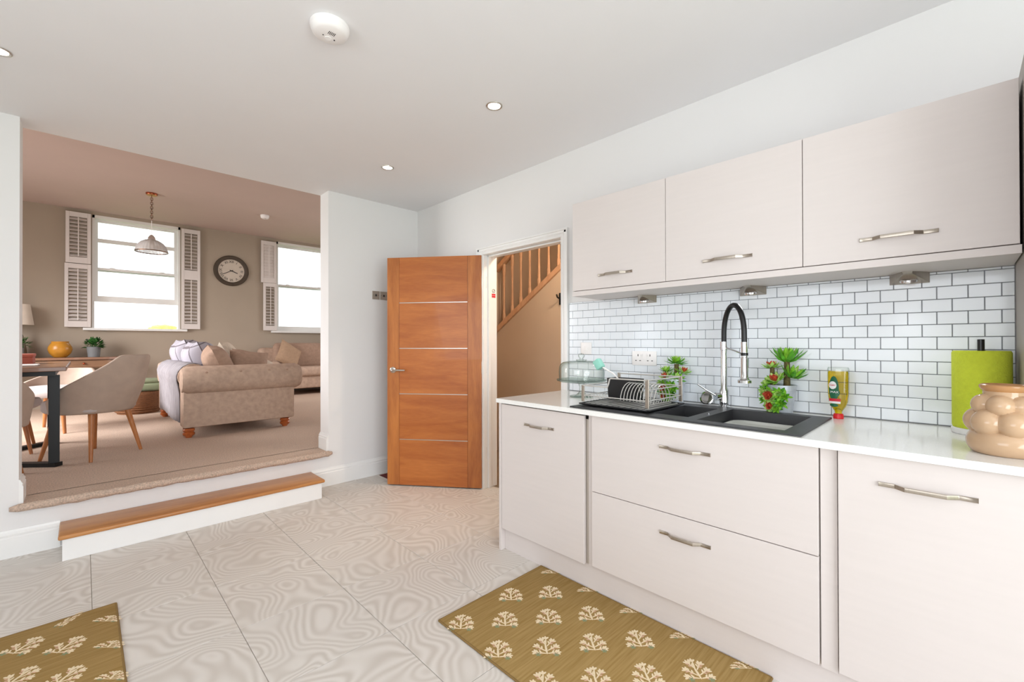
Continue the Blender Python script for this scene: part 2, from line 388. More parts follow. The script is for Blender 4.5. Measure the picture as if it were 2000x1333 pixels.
# rolled carpet nosing along the top step
nz = MB(); random.seed(3); pts = []; rr = []
x = -2.735
while x < -.855:
    pts.append((x, -.030 + random.uniform(-.003, .003), FL - .017 + random.uniform(-.003, .003))); rr.append(.024 + random.uniform(-.002, .002)); x += .035
rr[0] = .012; rr[-1] = .012
nz.tube(pts, rr, 10)
nzo = nz.build('carpet_nosing', 'carpet', cfo, smooth=True)
wallbox('wall_far', [((XL, YF, 0), (-2.338, YF + .25, HL)), ((-1.257, YF, 0), (.242, YF + .25, HL)), ((1.32, YF, 0), (XR2, YF + .25, HL)),
    ((-2.338, YF, 0), (-1.257, YF + .25, 1.48)), ((.242, YF, 0), (1.32, YF + .25, 1.48)),
    ((-2.338, YF, 3.215), (-1.257, YF + .25, HL)), ((.242, YF, 3.215), (1.32, YF + .25, HL))], 'taupe_paint', 'taupe far wall of the sitting room with two sash windows')
wallbox('wall_sitting_left', [((XL - .12, TA, 0), (XL, 1.3, HL)), ((XL - .12, 3.9, 0), (XL, YF, HL)), ((XL - .12, 1.3, 0), (XL, 3.9, 1.0)), ((XL - .12, 1.3, 2.9), (XL, 3.9, HL))], 'taupe_paint', 'taupe left wall of the sitting room')  # opening added to let in the left fill light
wallbox('wall_sitting_right', [((XR2, TA, 0), (XR2 + .12, 1.6, HL)), ((XR2, 4.0, 0), (XR2 + .12, YF, HL)), ((XR2, 1.6, 0), (XR2 + .12, 4.0, 1.1)), ((XR2, 1.6, 2.9), (XR2 + .12, 4.0, HL))], 'taupe_paint', 'taupe right wall of the sitting room')  # opening added to let in the right fill light
wallbox('wall_sitting_near', [((XL - .12, .06, H + .12), (XR2, TA, HL)), ((.12, .06, 0), (XR2, TA, H + .12))], 'taupe_paint', 'wall above the opening on the sitting room side')
wallbox('ceiling_sitting_room', [((XL - .12, .06, HL), (XR2 + .12, YF + .25, HL + .1))], 'sitting_ceiling_shaded', 'pale sitting room ceiling')
# stair hall
wallbox('floor_hall', [((.12, -3.4, -.1), (XR2, .06, 0))], 'hall_floor', 'brown floor of the stair hall')
wallbox('wall_hall_far', [((2.0, -3.4, 0), (2.12, .06, 4.2))], 'hall_paint', 'tan wall behind the staircase')
wallbox('wall_hall_end', [((.12, -.06, 0), (2.0, .06, 4.2))], 'hall_paint', 'tan end wall of the hall')
wallbox('wall_hall_near', [((.12, -3.5, 0), (2.12, -3.4, 4.2)), ((.02, -3.4, H + .12), (.12, .06, 4.2))], 'hall_paint', 'tan near wall of the hall')
wallbox('ceiling_hall', [((.02, -3.5, 4.2), (2.12, .06, 4.3))], 'ceiling_white', 'hall ceiling over the stairs')
wallbox('ground', [((-40, YF + .6, -.6), (40, 60, -.5)), ((-40, -30, -.6), (40, -6.6, -.5))], 'grass', 'lawn outside')

# ---------------------------------------------------------------- skirting, casings
def skirt(name, x0, x1, y, z, label, h=.158, axis='x', sgn=-1):
    p = [(0, 0), (sgn * .018, 0), (sgn * .018, h * .72), (sgn * .014, h * .76), (sgn * .016, h * .84), (sgn * .009, h * .92), (sgn * .006, h), (0, h)]
    b = MB()
    if axis == 'x': b.prism([(q[0] + y, q[1] + z) for q in p], 'x', x0, x1)
    else: b.prism([(q[0] + y, q[1] + z) for q in p], 'y', x0, x1)
    return struct(b.build(name, 'satin_white'), label)
skirt('baseboard_back_left', XL, -2.53, 0, 0, 'white moulded skirting left of the step')
skirt('baseboard_back_right', -1.046, -.0, 0, 0, 'white moulded skirting between the step and the door')
skirt('baseboard_opening_right', 0, TA, XQ, FL, 'white skirting on the right side of the opening', .14, 'y', -1)
skirt('baseboard_opening_left', 0, TA, XP, FL, 'white skirting on the left side of the opening', .14, 'y', 1)
skirt('baseboard_right_far', DY0 + .1, 0, 0, 0, 'white skirting behind the open door', .158, 'y', -1)
cs = MB()
def casing_leg(b, y0, y1):   # y0 = opening side
    s = 1 if y1 > y0 else -1; wd = abs(y1 - y0)
    b.prism([(0, y0), (-.012, y0), (-.016, y0 + s * wd * .25), (-.014, y0 + s * wd * .35), (-.02, y0 + s * wd * .55), (-.02, y0 + s * wd * .8), (-.026, y0 + s * wd * .85), (-.026, y1), (0, y1)], 'z', 0, DZ + .055)
for nm, a, c in (('left', DY0 + .005, DY0 + .07), ('right', DY1 - .005, DY1 - .072)):
    b = MB(); casing_leg(b, a, c); struct(b.build('trim_door_' + nm, 'satin_white'), 'white moulded door casing, %s leg' % nm)
b = MB(); z0 = DZ + .002; wd = .053
b.prism([(0, z0), (-.012, z0), (-.016, z0 + wd * .25), (-.014, z0 + wd * .35), (-.02, z0 + wd * .55), (-.02, z0 + wd * .8), (-.0265, z0 + wd * .85), (-.0265, z0 + wd + .002), (0, z0 + wd + .002)], 'y', DY1 - .073, DY0 + .071)
struct(b.build('trim_door_head', 'satin_white'), 'white moulded door casing, head')
b = MB(); b.box((0, DY0, 0), (.15, DY0 + .02, DZ)).box((0, DY1 - .02, 0), (.15, DY1, DZ)).box((0, DY1 - .02, DZ), (.15, DY0 + .02, DZ + .02))
b.box((.045, DY0 - .012, 0), (.075, DY0, DZ)).box((.045, DY1, 0), (.075, DY1 + .012, DZ)).box((.045, DY1, DZ - .012), (.075, DY0, DZ))
struct(b.build('trim_door_lining', 'satin_white', bevel=.002), 'white door lining with stops')

# ---------------------------------------------------------------- step
st = thing('step', 'low white step with oak tread below the carpeted opening', 'step', (-1.79, -.14, 0))
o_ = st.location
MB(o_).box((-2.515, -.288, 0), (-1.066, -.001, .124)).build('riser', 'satin_white', st, bevel=.002)
MB(o_).rbox((-2.532, -.304, .124), (-1.046, -.001, .149), .009, 3).build('tread', 'oak_step', st, smooth=True)

# ---------------------------------------------------------------- oak door
dr = bpy.data.objects.new('door_1', None); COL.objects.link(dr); dr.location = (-.024, -1.026, 0); dr.rotation_euler = (0, 0, R(127.46))
struct(dr, 'open oak veneer door with four thin steel inlay lines')
DW, D0, D1 = .838, .009, 1.982
MB().box((0.001, -.0385, D0), (DW - .001, -.003, D1)).build('core', 'oak_edge', dr)
MB().box((0, -.04, D0), (.118, 0, D1)).build('stile', 'oak_v', dr, bevel=.0015)
MB().box((DW - .108, -.04, D0), (DW, 0, D1)).build('stile', 'oak_v', dr, bevel=.0015)
ph = (D1 - D0) / 5
for k in range(5):
    z0 = D0 + k * ph + (.003 if k else 0); z1 = D0 + (k + 1) * ph - (.003 if k < 4 else 0)
    MB().box((.121, -.04, z0), (DW - .111, -.0005, z1)).build('panel', 'oak_h', dr, bevel=.001)
    if k < 4:
        il = MB().box((.121, -.0395, z1), (DW - .111, 0.0004, z1 + .006)).build('inlay_strip', 'steel', dr); il['label'] = 'thin bright steel inlay strip'
hd = MB(); hz = 1.005
hd.lathe([(0, 0), (.026, 0), (.026, .008), (.022, .01), (.0, .01)], (0, 0, 0), 20, Matrix.Translation((DW - .055, 0, hz)) @ Matrix.Rotation(R(-90), 4, 'X'))
hd.tube([(DW - .055, .008, hz), (DW - .055, .045, hz), (DW - .062, .052, hz), (DW - .08, .054, hz), (DW - .18, .05, hz)], [.009, .009, .009, .009, .007], 10)
hdl = hd.build('lever_handle', 'steel', dr, smooth=True); hdl['label'] = 'brushed steel lever handle'
for z in (1.755, 1.03, .30):
    h = MB(); h.tube([(-.008, -.036, z - .05), (-.008, -.036, z + .05)], .007, 10).box((-.002, -.038, z - .05), (0.0, -.006, z + .05)).box((-.036, -.0405, z - .05), (-.008, -.0375, z + .05))
    ho = h.build('hinge', 'steel', dr, smooth=False); ho['label'] = 'steel butt hinge'

# ---------------------------------------------------------------- base units, plinth, worktop
XD = -.643   # face of the doors
def handle_mesh():
    b = MB(); L, h, t = .215, .013, .006
    P = [(-L / 2, 0), (-L / 2, -t), (-L / 2 + .038, -t), (-L / 2 + .062, -.026), (L / 2 - .062, -.026), (L / 2 - .038, -t), (L / 2, -t), (L / 2, 0), (L / 2 - .036, 0), (L / 2 - .060, -.026 + t), (-L / 2 + .060, -.026 + t), (-L / 2 + .036, 0)]
    # quads between outer and inner outline: x = offset from the door, y = along
    outer = [(-L / 2, -t), (-L / 2 + .038, -t), (-L / 2 + .062, -.028), (L / 2 - .062, -.028), (L / 2 - .038, -t), (L / 2, -t)]
    inner = [(-L / 2, 0), (-L / 2 + .034, 0), (-L / 2 + .058, -.028 + t), (L / 2 - .058, -.028 + t), (L / 2 - .034, 0), (L / 2, 0)]
    vs = []
    for z in (-h / 2, h / 2):
        for y, x in outer: vs.append((x, y, z))
        for y, x in inner: vs.append((x, y, z))
    fs = []
    for i in range(5):
        fs += [(i, i + 1, 7 + i, 6 + i)[::-1], (12 + i, 13 + i, 19 + i, 18 + i), (i, i + 1, 13 + i, 12 + i), (6 + i, 7 + i, 19 + i, 18 + i)[::-1]]
    fs += [(0, 6, 18, 12), (5, 11, 23, 17)[::-1]]
    b.add(vs, fs); return b
HB = handle_mesh().build('handle', 'brushed', None, bevel=.0012); HME = HB.data
bpy.data.objects.remove(HB)
def handle(parent, wx, wy, wz, base_):
    o = bpy.data.objects.new('handle', HME); COL.objects.link(o); o.parent = parent; o.location = Vector((wx, wy, wz)) - Vector(base_)
    md = o.modifiers.new('b', 'BEVEL'); md.width = .0012; md.segments = 2; md.limit_method = 'ANGLE'
    o['label'] = 'brushed steel bow handle'; return o
def door_panel(parent, base_, name, y0, y1, z0, z1, x=XD, t=.019, hz=None):
    d = MB(base_).box((x, y0, z0), (x + t, y1, z1)).build(name, 'cabinet', parent, bevel=.0015)
    if hz: handle(d, x, (y0 + y1) / 2, hz, base_)
    return d
EP0, EP1 = -1.918, -1.936
MB((-.33, -1.927, 0)).box((XD - .002, EP1, 0), (-.002, EP0, WB - .001)).build('end_panel', 'cabinet', bevel=.0015)
tag(bpy.data.objects['end_panel'], 'pale greige end panel of the base units nearest the doorway', 'panel')
c1 = thing('base_cabinet', 'base unit with single full-height door nearest the oak door', 'cabinet', (-.33, -2.24, 0))
bs = c1.location
MB(bs).box((-.615, EP1 - .001, .13), (-.002, -2.56, WB - .03)).build('carcass', 'cabinet_under', c1)
MB(bs).box((-.616, EP1 - .001, WB - .018), (-.60, -2.544, WB - .001)).build('gap_shade_strip', 'gap_shade', c1)  # dark strip standing for the shade between worktop and door
door_panel(c1, bs, 'door', EP1 - .003, -2.541, .132, WB - .009, hz=.777)
MB((-.33, -2.565, 0)).box((-.628, -2.5615, .13), (-.32, -2.585, WB - .001)).build('filler_strip', 'cabinet')
tag(bpy.data.objects['filler_strip'], 'narrow recessed filler strip left of the wide drawers', 'filler strip')
c2 = thing('drawer_unit', 'wide base unit with two deep drawers under the sink', 'cabinet', (-.33, -3.05, 0)); bs = c2.location
MB(bs).box((-.615, -2.588, .13), (-.60, -3.519, WB - .001)).box((-.60, -2.588, .13), (-.002, -2.604, WB - .03)).box((-.60, -3.503, .13), (-.002, -3.519, WB - .03)).box((-.60, -2.604, .13), (-.002, -3.503, .15)).build('carcass', 'cabinet_under', c2)
door_panel(c2, bs, 'drawer', -2.589, -3.518, .5085, WB - .004, hz=.788)
door_panel(c2, bs, 'drawer', -2.589, -3.518, .140, .5055, hz=.420)
ex_ = thing('base_cabinet', 'plain base unit under the tall unit', 'cabinet', (-.33, -4.31, 0)); MB(ex_.location).box((-.615, -4.001, .13), (-.002, -4.6, WB - .03)).build('carcass', 'cabinet_under', ex_); door_panel(ex_, ex_.location, 'door', -4.0, -4.598, .142, WB - .004)
f2 = MB((-.33, -3.545, 0)).box((-.63, -3.5225, .13), (-.32, -3.569, WB - .001)).build('filler_strip', 'cabinet'); tag(f2, 'wider recessed filler strip right of the wide drawers', 'filler strip')
c3 = thing('base_cabinet', 'base unit with single door beside the tall unit', 'cabinet', (-.33, -3.78, 0)); bs = c3.location
MB(bs).box((-.615, -3.572, .13), (-.002, -3.994, WB - .03)).build('carcass', 'cabinet_under', c3)
door_panel(c3, bs, 'door', -3.573, -3.997, .142, WB - .004, hz=.793)
pl = MB((-.6, -2.95, 0)).box((-.612, EP1 - .001, 0), (-.596, -4.6, .129)).build('plinth', 'cabinet'); tag(pl, 'long greige plinth board under the base units', 'plinth')
# worktop with sink cut-out
SX0, SX1, SY0, SY1 = -.642, -.118, -3.468, -2.455
wk = MB((-.33, -2.95, WB))
wk.box((-.6635, -1.914, WB), (-.001, SY1 - .012, WT)).box((-.6635, SY0 + .012, WB), (-.001, -4.61, WT)).box((-.6635, SY1 - .012, WB), (SX0 + .008, SY0 + .012, WT)).box((SX1 - .012, SY1 - .012, WB), (-.001, SY0 + .012, WT))
wko = wk.build('worktop', 'worktop'); tag(wko, 'long white quartz worktop over the base units', 'worktop')
# tall unit
tu = thing('tall_unit', 'tall greige kitchen unit standing at the right end of the worktop', 'cabinet', (-.3, -4.3, WT)); bs = tu.location
MB(bs).box((-.60, -4.0, 1.135), (-.002, -4.6, 2.125)).box((-.33, -4.0, WT + .001), (-.002, -4.6, 1.135)).build('carcass', 'cabinet_shaded', tu)
door_panel(tu, bs, 'door', -4.003, -4.597, 1.138, 2.123, x=-.622)

# ---------------------------------------------------------------- wall cabinets
XU = -.325; Z0, Z1 = 1.544, 2.071
ys = [-2.228, -2.817, -3.409, -3.993]
for i, lb in enumerate(('wall cupboard nearest the doorway with bow handle', 'middle wall cupboard with bow handle', 'wall cupboard next to the tall unit with bow handle')):
    y0, y1 = ys[i], ys[i + 1]
    t = thing('wall_cupboard', 'greige ' + lb, 'cupboard', (-.16, (y0 + y1) / 2, Z0), group='row of wall cupboards'); bs = t.location
    MB(bs).box((XU + .0215, y0, Z0 + .001), (-.002, y1, Z1)).build('carcass', 'cabinet', t)
    door_panel(t, bs, 'door', y0 - .0012, y1 + .0012, Z0 + .003, Z1, x=XU, hz=1.622)
ub = MB((-.16, -3.11, 1.516)).box((XU + .001, -2.226, 1.516), (-.002, -3.996, Z0)).build('pelmet_board', 'cabinet', bevel=.001); tag(ub, 'greige board running along the underside of the wall cupboards', 'pelmet')
# triangular under-cupboard lights
tri = [-2.545, -3.127, -3.713]
for i, (y, lb) in enumerate(zip(tri, ('nearest the doorway', 'between the tap and the middle cupboard', 'nearest the tall unit'))):
    t = thing('under_cupboard_light', 'triangular brushed steel under-cupboard light ' + lb, 'light', (-.08, y, 1.516), group='triangular under-cupboard lights'); bs = t.location
    wd = .062
    b = MB(bs)
    b.add([(-.012, y - wd, 1.516), (-.012, y + wd, 1.516), (-.105, y + wd * .25, 1.516), (-.105, y - wd * .25, 1.516), (-.012, y - wd, 1.474), (-.012, y + wd, 1.474), (-.09, y + wd * .2, 1.508), (-.09, y - wd * .2, 1.508)],
          [(0, 1, 2, 3), (4, 7, 6, 5), (0, 4, 5, 1), (1, 5, 6, 2), (2, 6, 7, 3), (3, 7, 4, 0)])
    b.build('housing', 'brushed', t, bevel=.002)
    mt = Matrix.Translation((-.045, y, 1.487)) @ Matrix.Rotation(R(-23.5), 4, 'Y')
    MB(bs).lathe([(.026, .008), (.029, .002), (.029, -.004), (.023, -.005), (.022, .0), (.022, .008)], (0, 0, 0), 24, mt).build('bezel', 'chrome', t, smooth=True)
    MB(bs).lathe([(0, -.001), (.0215, -.001), (.0215, .004), (0, .004)], (0, 0, 0), 24, mt).build('lens', 'puck_glow', t)
    l = bpy.data.lights.new('worktop_fill_beam', 'SPOT'); l.energy = 2.2; l.spot_size = R(118); l.spot_blend = 1; l.color = (.94, .97, 1); l.shadow_soft_size = .03  # added fill to brighten the worktop, not light from these fittings
    lo = bpy.data.objects.new('worktop_fill_beam', l); COL.objects.link(lo); lo.location = (-.072, y, 1.455); lo.rotation_euler = (0, R(26), 0)

# ---------------------------------------------------------------- tiled splashback (parts of the right wall)
gb = MB().box((-.006, -1.951, WT + .001), (-.0002, -3.998, 1.5155)).build('grout_bed', 'grout_grey', wall_r)
PW_, PH_ = .0862, .0497; gz0 = .909
cache = {}
def tile_me(wd, hh):
    k = (round(wd, 4), round(hh, 4))
    if k not in cache:
        b = MB(); b.rbox((-.0105, 0, 0), (-.0045, wd, hh), .0012, 1); cache[k] = b.mesh('wall_tile', 'splash_tile')
    return cache[k]
tl = []; J = .0026
for r in range(13):
    z0 = gz0 + r * PH_ + J / 2; z1 = min(gz0 + (r + 1) * PH_ - J / 2, 1.5145)
    if z1 - z0 < .004: continue
    off = -3.492 + (0 if r % 2 else PW_ / 2)
    for k in range(-8, 20):
        a = off + k * PW_ + J / 2; b_ = a + PW_ - J
        a = max(a, -3.9975); b_ = min(b_, -1.952)
        if b_ - a < .006: continue
        tl.append((a, b_, z0, z1))
tl.sort(key=lambda q: q[0])          # nearest the camera first
for a, b_, z0, z1 in tl[:300]:
    o = bpy.data.objects.new('wall_tile', tile_me(b_ - a, z1 - z0)); COL.objects.link(o); o.parent = wall_r; o.location = (0, a, z0)
rest = MB()
for a, b_, z0, z1 in tl[300:]: rest.rbox((-.0105, a, z0), (-.0045, b_, z1), .0012, 1)
if rest.v: ro = rest.build('wall_tiles_rest', 'splash_tile', wall_r); ro['kind'] = 'stuff'

# sockets on the splashback
def faceplate(name, label, cat, y0, y1, z0, z1):
    t = thing(name, label, cat, (-.011, (y0 + y1) / 2, z0)); MB(t.location).rbox((-.0195, y0, z0), (-.0112, y1, z1), .003, 2).build('plate', 'plastic_white', t, smooth=True); return t
sk = faceplate('double_socket', 'white double plug socket on the tiles behind the dish rack', 'socket', -2.607, -2.447, 1.10, 1.186)
for sy in (-2.488, -2.566):
    for dy, dz, a, c in ((0, .026, .0025, .006), (-.014, -.006, .005, .0022), (.014, -.006, .005, .0022)):
        MB(sk.location).box((-.0201, sy + dy - a, 1.135 + dz - c), (-.0196, sy + dy + a, 1.135 + dz + c)).build('pin_slot', 'slot_dark', sk)
    MB(sk.location).rbox((-.0225, sy - .012 + (.022 if sy > -2.5 else -.022) * -1, 1.158), (-.0196, sy + .004 + (.022 if sy > -2.5 else -.022) * -1, 1.172), .001, 1).build('switch', 'plastic_white', sk)
fs_ = faceplate('fused_switch', 'white single switch plate on the tiles above the glass cake dome', 'switch', -2.145, -2.058, 1.160, 1.240)
MB(fs_.location).rbox((-.0225, -2.112, 1.185), (-.0196, -2.09, 1.215), .001, 1).build('rocker', 'plastic_white', fs_)

# ---------------------------------------------------------------- sink
sk_ = thing('kitchen_sink', 'black composite one-and-a-half bowl sink set in the white worktop', 'sink', (-.38, -2.96, WT)); bs = sk_.location
RZ = WT + .007
def sink_mesh(b):
    MBx = (-.585, -.172, -3.405, -3.082); HBx = (-.55, -.215, -3.03, -2.862)
    xs = sorted({SX0, SX1, MBx[0], MBx[1], HBx[0], HBx[1]}); yy = sorted({SY0, SY1, MBx[2], MBx[3], HBx[2], HBx[3]})
    def inside(x, y, q): return q[0] < x < q[1] and q[2] < y < q[3]
    for i in range(len(xs) - 1):
        for j in range(len(yy) - 1):
            cx, cy = (xs[i] + xs[i + 1]) / 2, (yy[j] + yy[j + 1]) / 2
            if inside(cx, cy, MBx) or inside(cx, cy, HBx): continue
            b.add([(xs[i], yy[j], RZ), (xs[i + 1], yy[j], RZ), (xs[i + 1], yy[j + 1], RZ), (xs[i], yy[j + 1], RZ)], [(0, 1, 2, 3)])
    # outer edge
    b.add([(SX0, SY0, RZ), (SX1, SY0, RZ), (SX1, SY1, RZ), (SX0, SY1, RZ), (SX0 - .001, SY0 - .001, WT + .0005), (SX1 + .001, SY0 - .001, WT + .0005), (SX1 + .001, SY1 + .001, WT + .0005), (SX0 - .001, SY1 + .001, WT + .0005)],
          [(0, 4, 5, 1), (1, 5, 6, 2), (2, 6, 7, 3), (3, 7, 4, 0)])
    for q, d in ((MBx, .19), (HBx, .12)):
        x0, x1, y0, y1 = q; e = .012; zb = RZ - d
        b.add([(x0, y0, RZ), (x1, y0, RZ), (x1, y1, RZ), (x0, y1, RZ), (x0 + e, y0 + e, zb), (x1 - e, y0 + e, zb), (x1 - e, y1 - e, zb), (x0 + e, y1 - e, zb)],
              [(0, 1, 5, 4), (1, 2, 6, 5), (2, 3, 7, 6), (3, 0, 4, 7), (4, 5, 6, 7)])
    return b
sink_mesh(MB(bs)).build('body', 'sink_black', sk_)
for k in range(9):
    y = -2.53 - k * .034
    MB(bs).rbox((-.56, y - .004, RZ - .001), (-.20, y + .004, RZ + .003), .0015, 1).build('drainer_rib', 'sink_black', sk_)
MB(bs).lathe([(0, 0), (.02, 0), (.022, .003), (.012, .005), (0, .005)], (-.38, -2.945, RZ - .12), 20).build('drain_strainer', 'chrome', sk_, smooth=True)
MB(bs).lathe([(0, 0), (.006, 0), (.006, .004), (0, .004)], (-.395, -3.056, RZ), 12).build('overflow_button', 'chrome', sk_, smooth=True)
bn = MB((-.38, -3.243, RZ - .185))
def rr_loop(x0, x1, y0, y1, r, z, n=6):
    out = []
    for cx, cy, a0 in ((x1 - r, y1 - r, 0), (x0 + r, y1 - r, 90), (x0 + r, y0 + r, 180), (x1 - r, y0 + r, 270)):
        for k in range(n + 1):
            a = R(a0 + 90 * k / n); out.append((cx + r * math.cos(a), cy + r * math.sin(a), z))
    return out
loops = [rr_loop(-.562, -.196, -3.382, -3.104, .05, RZ - .188), rr_loop(-.57, -.187, -3.39, -3.097, .06, RZ - .045), rr_loop(-.564, -.193, -3.384, -3.103, .056, RZ - .045), rr_loop(-.552, -.203, -3.372, -3.113, .05, RZ - .055)]
n = len(loops[0]); vs = [p for l in loops for p in l]; fs = [tuple(range(n))[::-1], tuple(3 * n + i for i in range(n))]
for l in range(3):
    for i in range(n): fs.append((l * n + i, l * n + (i + 1) % n, (l + 1) * n + (i + 1) % n, (l + 1) * n + i))
bn.add(vs, fs); tag(bn.build('washing_up_basin', 'basin_grey', smooth=True), 'light grey washing-up basin inside the large sink bowl', 'basin')
# ---------------------------------------------------------------- tap
TX, TY = -.088, -3.013
tp = thing('mixer_tap', 'chrome pull-down kitchen tap with arched black hose', 'tap', (TX, TY, WT)); bs = tp.location
b = MB(bs); b.lathe([(0, .0005), (.027, .0005), (.027, .006), (.023, .01), (.023, .085), (.016, .1), (.0155, .29), (.0185, .292), (.0185, .335), (0, .335)], (TX, TY, WT), 20)
b.build('column', 'chrome', tp, smooth=True)
d = Vector((-.098, -.128, 0)); top = WT + .33
arc = []
for k in range(0, 23):
    a = PI * k / 22
    q = Vector((TX, TY, top)) + d * (1 - math.cos(a)) / 2
    arc.append(Vector((q.x, q.y, top + .03 + .155 * math.sin(a) ** .9 * (1) - (.03 + .02 * 0) * (k / 22) * 0)))
arc[0].z = top - .005; arc[-1].z = top - .01
MB(bs).tube(arc, .0125, 12).build('hose', 'rubber_black', tp, smooth=True)
ex, ey = TX + d.x, TY + d.y
b = MB(bs); b.lathe([(0, 0), (.03, 0), (.03, .012), (.02, .02), (.0165, .03), (.0165, .115), (.0135, .12), (.0135, .128), (0, .128)], (ex, ey, 1.045), 18); b.build('spray_head', 'chrome', tp, smooth=True)
MB(bs).lathe([(.0145, .0), (.0165, .0), (.0165, .014), (.0145, .014)], (ex, ey, 1.174), 18).build('collar', 'rubber_black', tp, smooth=True)
MB(bs).lathe([(0, 0), (.0145, 0), (.0155, .05), (0, .05)], (ex, ey, 1.189), 18).build('hose_ferrule', 'chrome', tp, smooth=True)
MB(bs).tube([(TX, TY, 1.213), (TX + d.x * .5, TY + d.y * .5, 1.198), (ex, ey, 1.18)], .0045, 8).build('support_arm', 'chrome', tp, smooth=True)
b = MB(bs); b.tube([(TX, TY + .01, WT + .055), (TX - .03, TY + .032, WT + .055)], .021, 14)
b.build('lever_hub', 'chrome', tp, smooth=True)
MB(bs).tube([(TX - .026, TY + .03, WT + .058), (TX - .045, TY + .07, WT + .085), (TX - .062, TY + .11, WT + .115)], [.005, .0045, .004], 8).build('lever', 'chrome', tp, smooth=True)
sr = thing('sink_strainer', 'round chrome wire sink strainer behind the tap lever', 'strainer', (-.062, -2.92, WT))
bs = sr.location
mt = Matrix.Translation((-.06, -2.915, WT + .036)) @ Matrix.Rotation(R(-72), 4, 'Y')
MB(bs).lathe([(.034, .0), (.036, .004), (.03, .006), (.03, .0)], (0, 0, 0), 20, mt).build('rim', 'chrome', sr, smooth=True)
MB(bs).lathe([(0, -.018), (.014, -.018), (.03, .001), (.029, .003), (.013, -.015), (0, -.015)], (0, 0, 0), 14, mt).build('basket', 'steel', sr)

# ---------------------------------------------------------------- dish rack
dk = thing('dish_rack', 'steel wire dish rack on a black drip tray left of the sink', 'dish rack', (-.41, -2.66, RZ)); bs = dk.location
RX0, RX1, RY0, RY1 = -.592, -.225, -2.868, -2.472
z = RZ + .0035
b = MB(bs)
b.rbox((RX0 + .01, RY0 + .01, z), (RX1 - .01, RY1 - .01, z + .006), .002, 1)
for a, c in (((RX0, RY0, z + .004), (RX0 + .014, RY1, z + .011)), ((RX1 - .014, RY0, z + .004), (RX1, RY1, z + .011)), ((RX0, RY0, z + .004), (RX1, RY0 + .014, z + .011)), ((RX0, RY1 - .014, z + .004), (RX1, RY1, z + .011))): b.rbox(a, c, .003, 2)
b.build('drip_tray', 'black_plastic', dk, smooth=True)
for k in range(11):
    y = RY0 + .03 + k * (RY1 - RY0 - .06) / 10
    MB(bs).box((RX0 + .02, y - .0025, z + .006), (RX1 - .02, y + .0025, z + .0105)).build('tray_rib', 'rack_wire', dk)
PO = [(-.58, -2.853, 1.066), (-.58, -2.492, 1.018), (-.238, -2.853, 1.066), (-.238, -2.492, 1.066)]
for px, py, zt in PO:
    MB(bs).rbox((px - .003, py - .009, z + .018), (px + .003, py + .009, zt), .001, 1).build('post', 'brushed', dk)
def wire(pts, r=.0024, nm='wire_rail'): return MB(bs).tube(pts, r * 1.25, 6).build(nm, 'rack_wire', dk, smooth=True)
zl, zh = z + .04, 1.062
for zz in (z + .05,):
    wire([(-.58, -2.853, zz), (-.58, -2.492, zz)]); wire([(-.238, -2.853, zz), (-.238, -2.492, zz)]); wire([(-.58, -2.853, zz), (-.238, -2.853, zz)]); wire([(-.58, -2.492, zz), (-.238, -2.492, zz)])
wire([(-.58, -2.853, zh), (-.58, -2.66, zh), (-.58, -2.652, zh - .004), (-.58, -2.645, zh - .03), (-.58, -2.64, zh - .045), (-.58, -2.492, zh - .045)], .003)
wire([(-.238, -2.853, zh), (-.238, -2.492, zh)], .003); wire([(-.58, -2.853, zh), (-.238, -2.853, zh)], .003)
wire([(-.58, -2.492, zh - .045), (-.45, -2.492, zh - .045), (-.238, -2.492, zh - .045)], .003)
wire([(-.58, -2.853, z + .1), (-.238, -2.853, z + .1)]); wire([(-.238, -2.853, z + .1), (-.238, -2.492, z + .1)])
for k in range(11):     # plate loops along the right half
    y = -2.84 + k * .018
    pts = []
    for q in range(13):
        a = PI * q / 12; pts.append((-.41 + .085 * math.cos(a) * 1.0, y, z + .03 + .085 * math.sin(a)))
    if k % 1 == 0: wire(pts, .0018, 'plate_loop')
for k in range(13):     # short end wires
    x = -.565 + k * .026
    wire([(x, -2.853, z + .05), (x, -2.845, z + .028), (x, -2.82, z + .02)], .0016, 'floor_wire'); wire([(x, -2.492, z + .05), (x, -2.5, z + .028), (x, -2.52, z + .02)], .0016, 'floor_wire')
cup = thing('cutlery_holder', 'black plastic cutlery holder standing in the dish rack', 'holder', (-.33, -2.585, z + .013)); bs = cup.location
def cupbox(b, x0, x1, y0, y1, z0, z1, t=.003, fl_=.006):
    lo = [(x0 + fl_, y0 + fl_, z0), (x1 - fl_, y0 + fl_, z0), (x1 - fl_, y1 - fl_, z0), (x0 + fl_, y1 - fl_, z0)]; hi = [(x0, y0, z1), (x1, y0, z1), (x1, y1, z1), (x0, y1, z1)]
    hi2 = [(x0 + t, y0 + t, z1), (x1 - t, y0 + t, z1), (x1 - t, y1 - t, z1), (x0 + t, y1 - t, z1)]; lo2 = [(x0 + fl_ + t, y0 + fl_ + t, z0 + t), (x1 - fl_ - t, y0 + fl_ + t, z0 + t), (x1 - fl_ - t, y1 - fl_ - t, z0 + t), (x0 + fl_ + t, y1 - fl_ - t, z0 + t)]
    vs = lo + hi + hi2 + lo2; fs = [(3, 2, 1, 0), (12, 13, 14, 15)]
    for l in range(3):
        for i in range(4): fs.append((l * 4 + i, l * 4 + (i + 1) % 4, l * 4 + 4 + (i + 1) % 4, l * 4 + 4 + i))
    b.add(vs, fs); return b
cupbox(MB(bs), -.375, -.285, -2.675, -2.50, z + .015, z + .128).build('cup', 'black_plastic', cup, bevel=.003)
MB(bs).box((-.332, -2.59, z + .017), (-.328, -2.584, z + .115)).build('divider', 'black_plastic', cup)
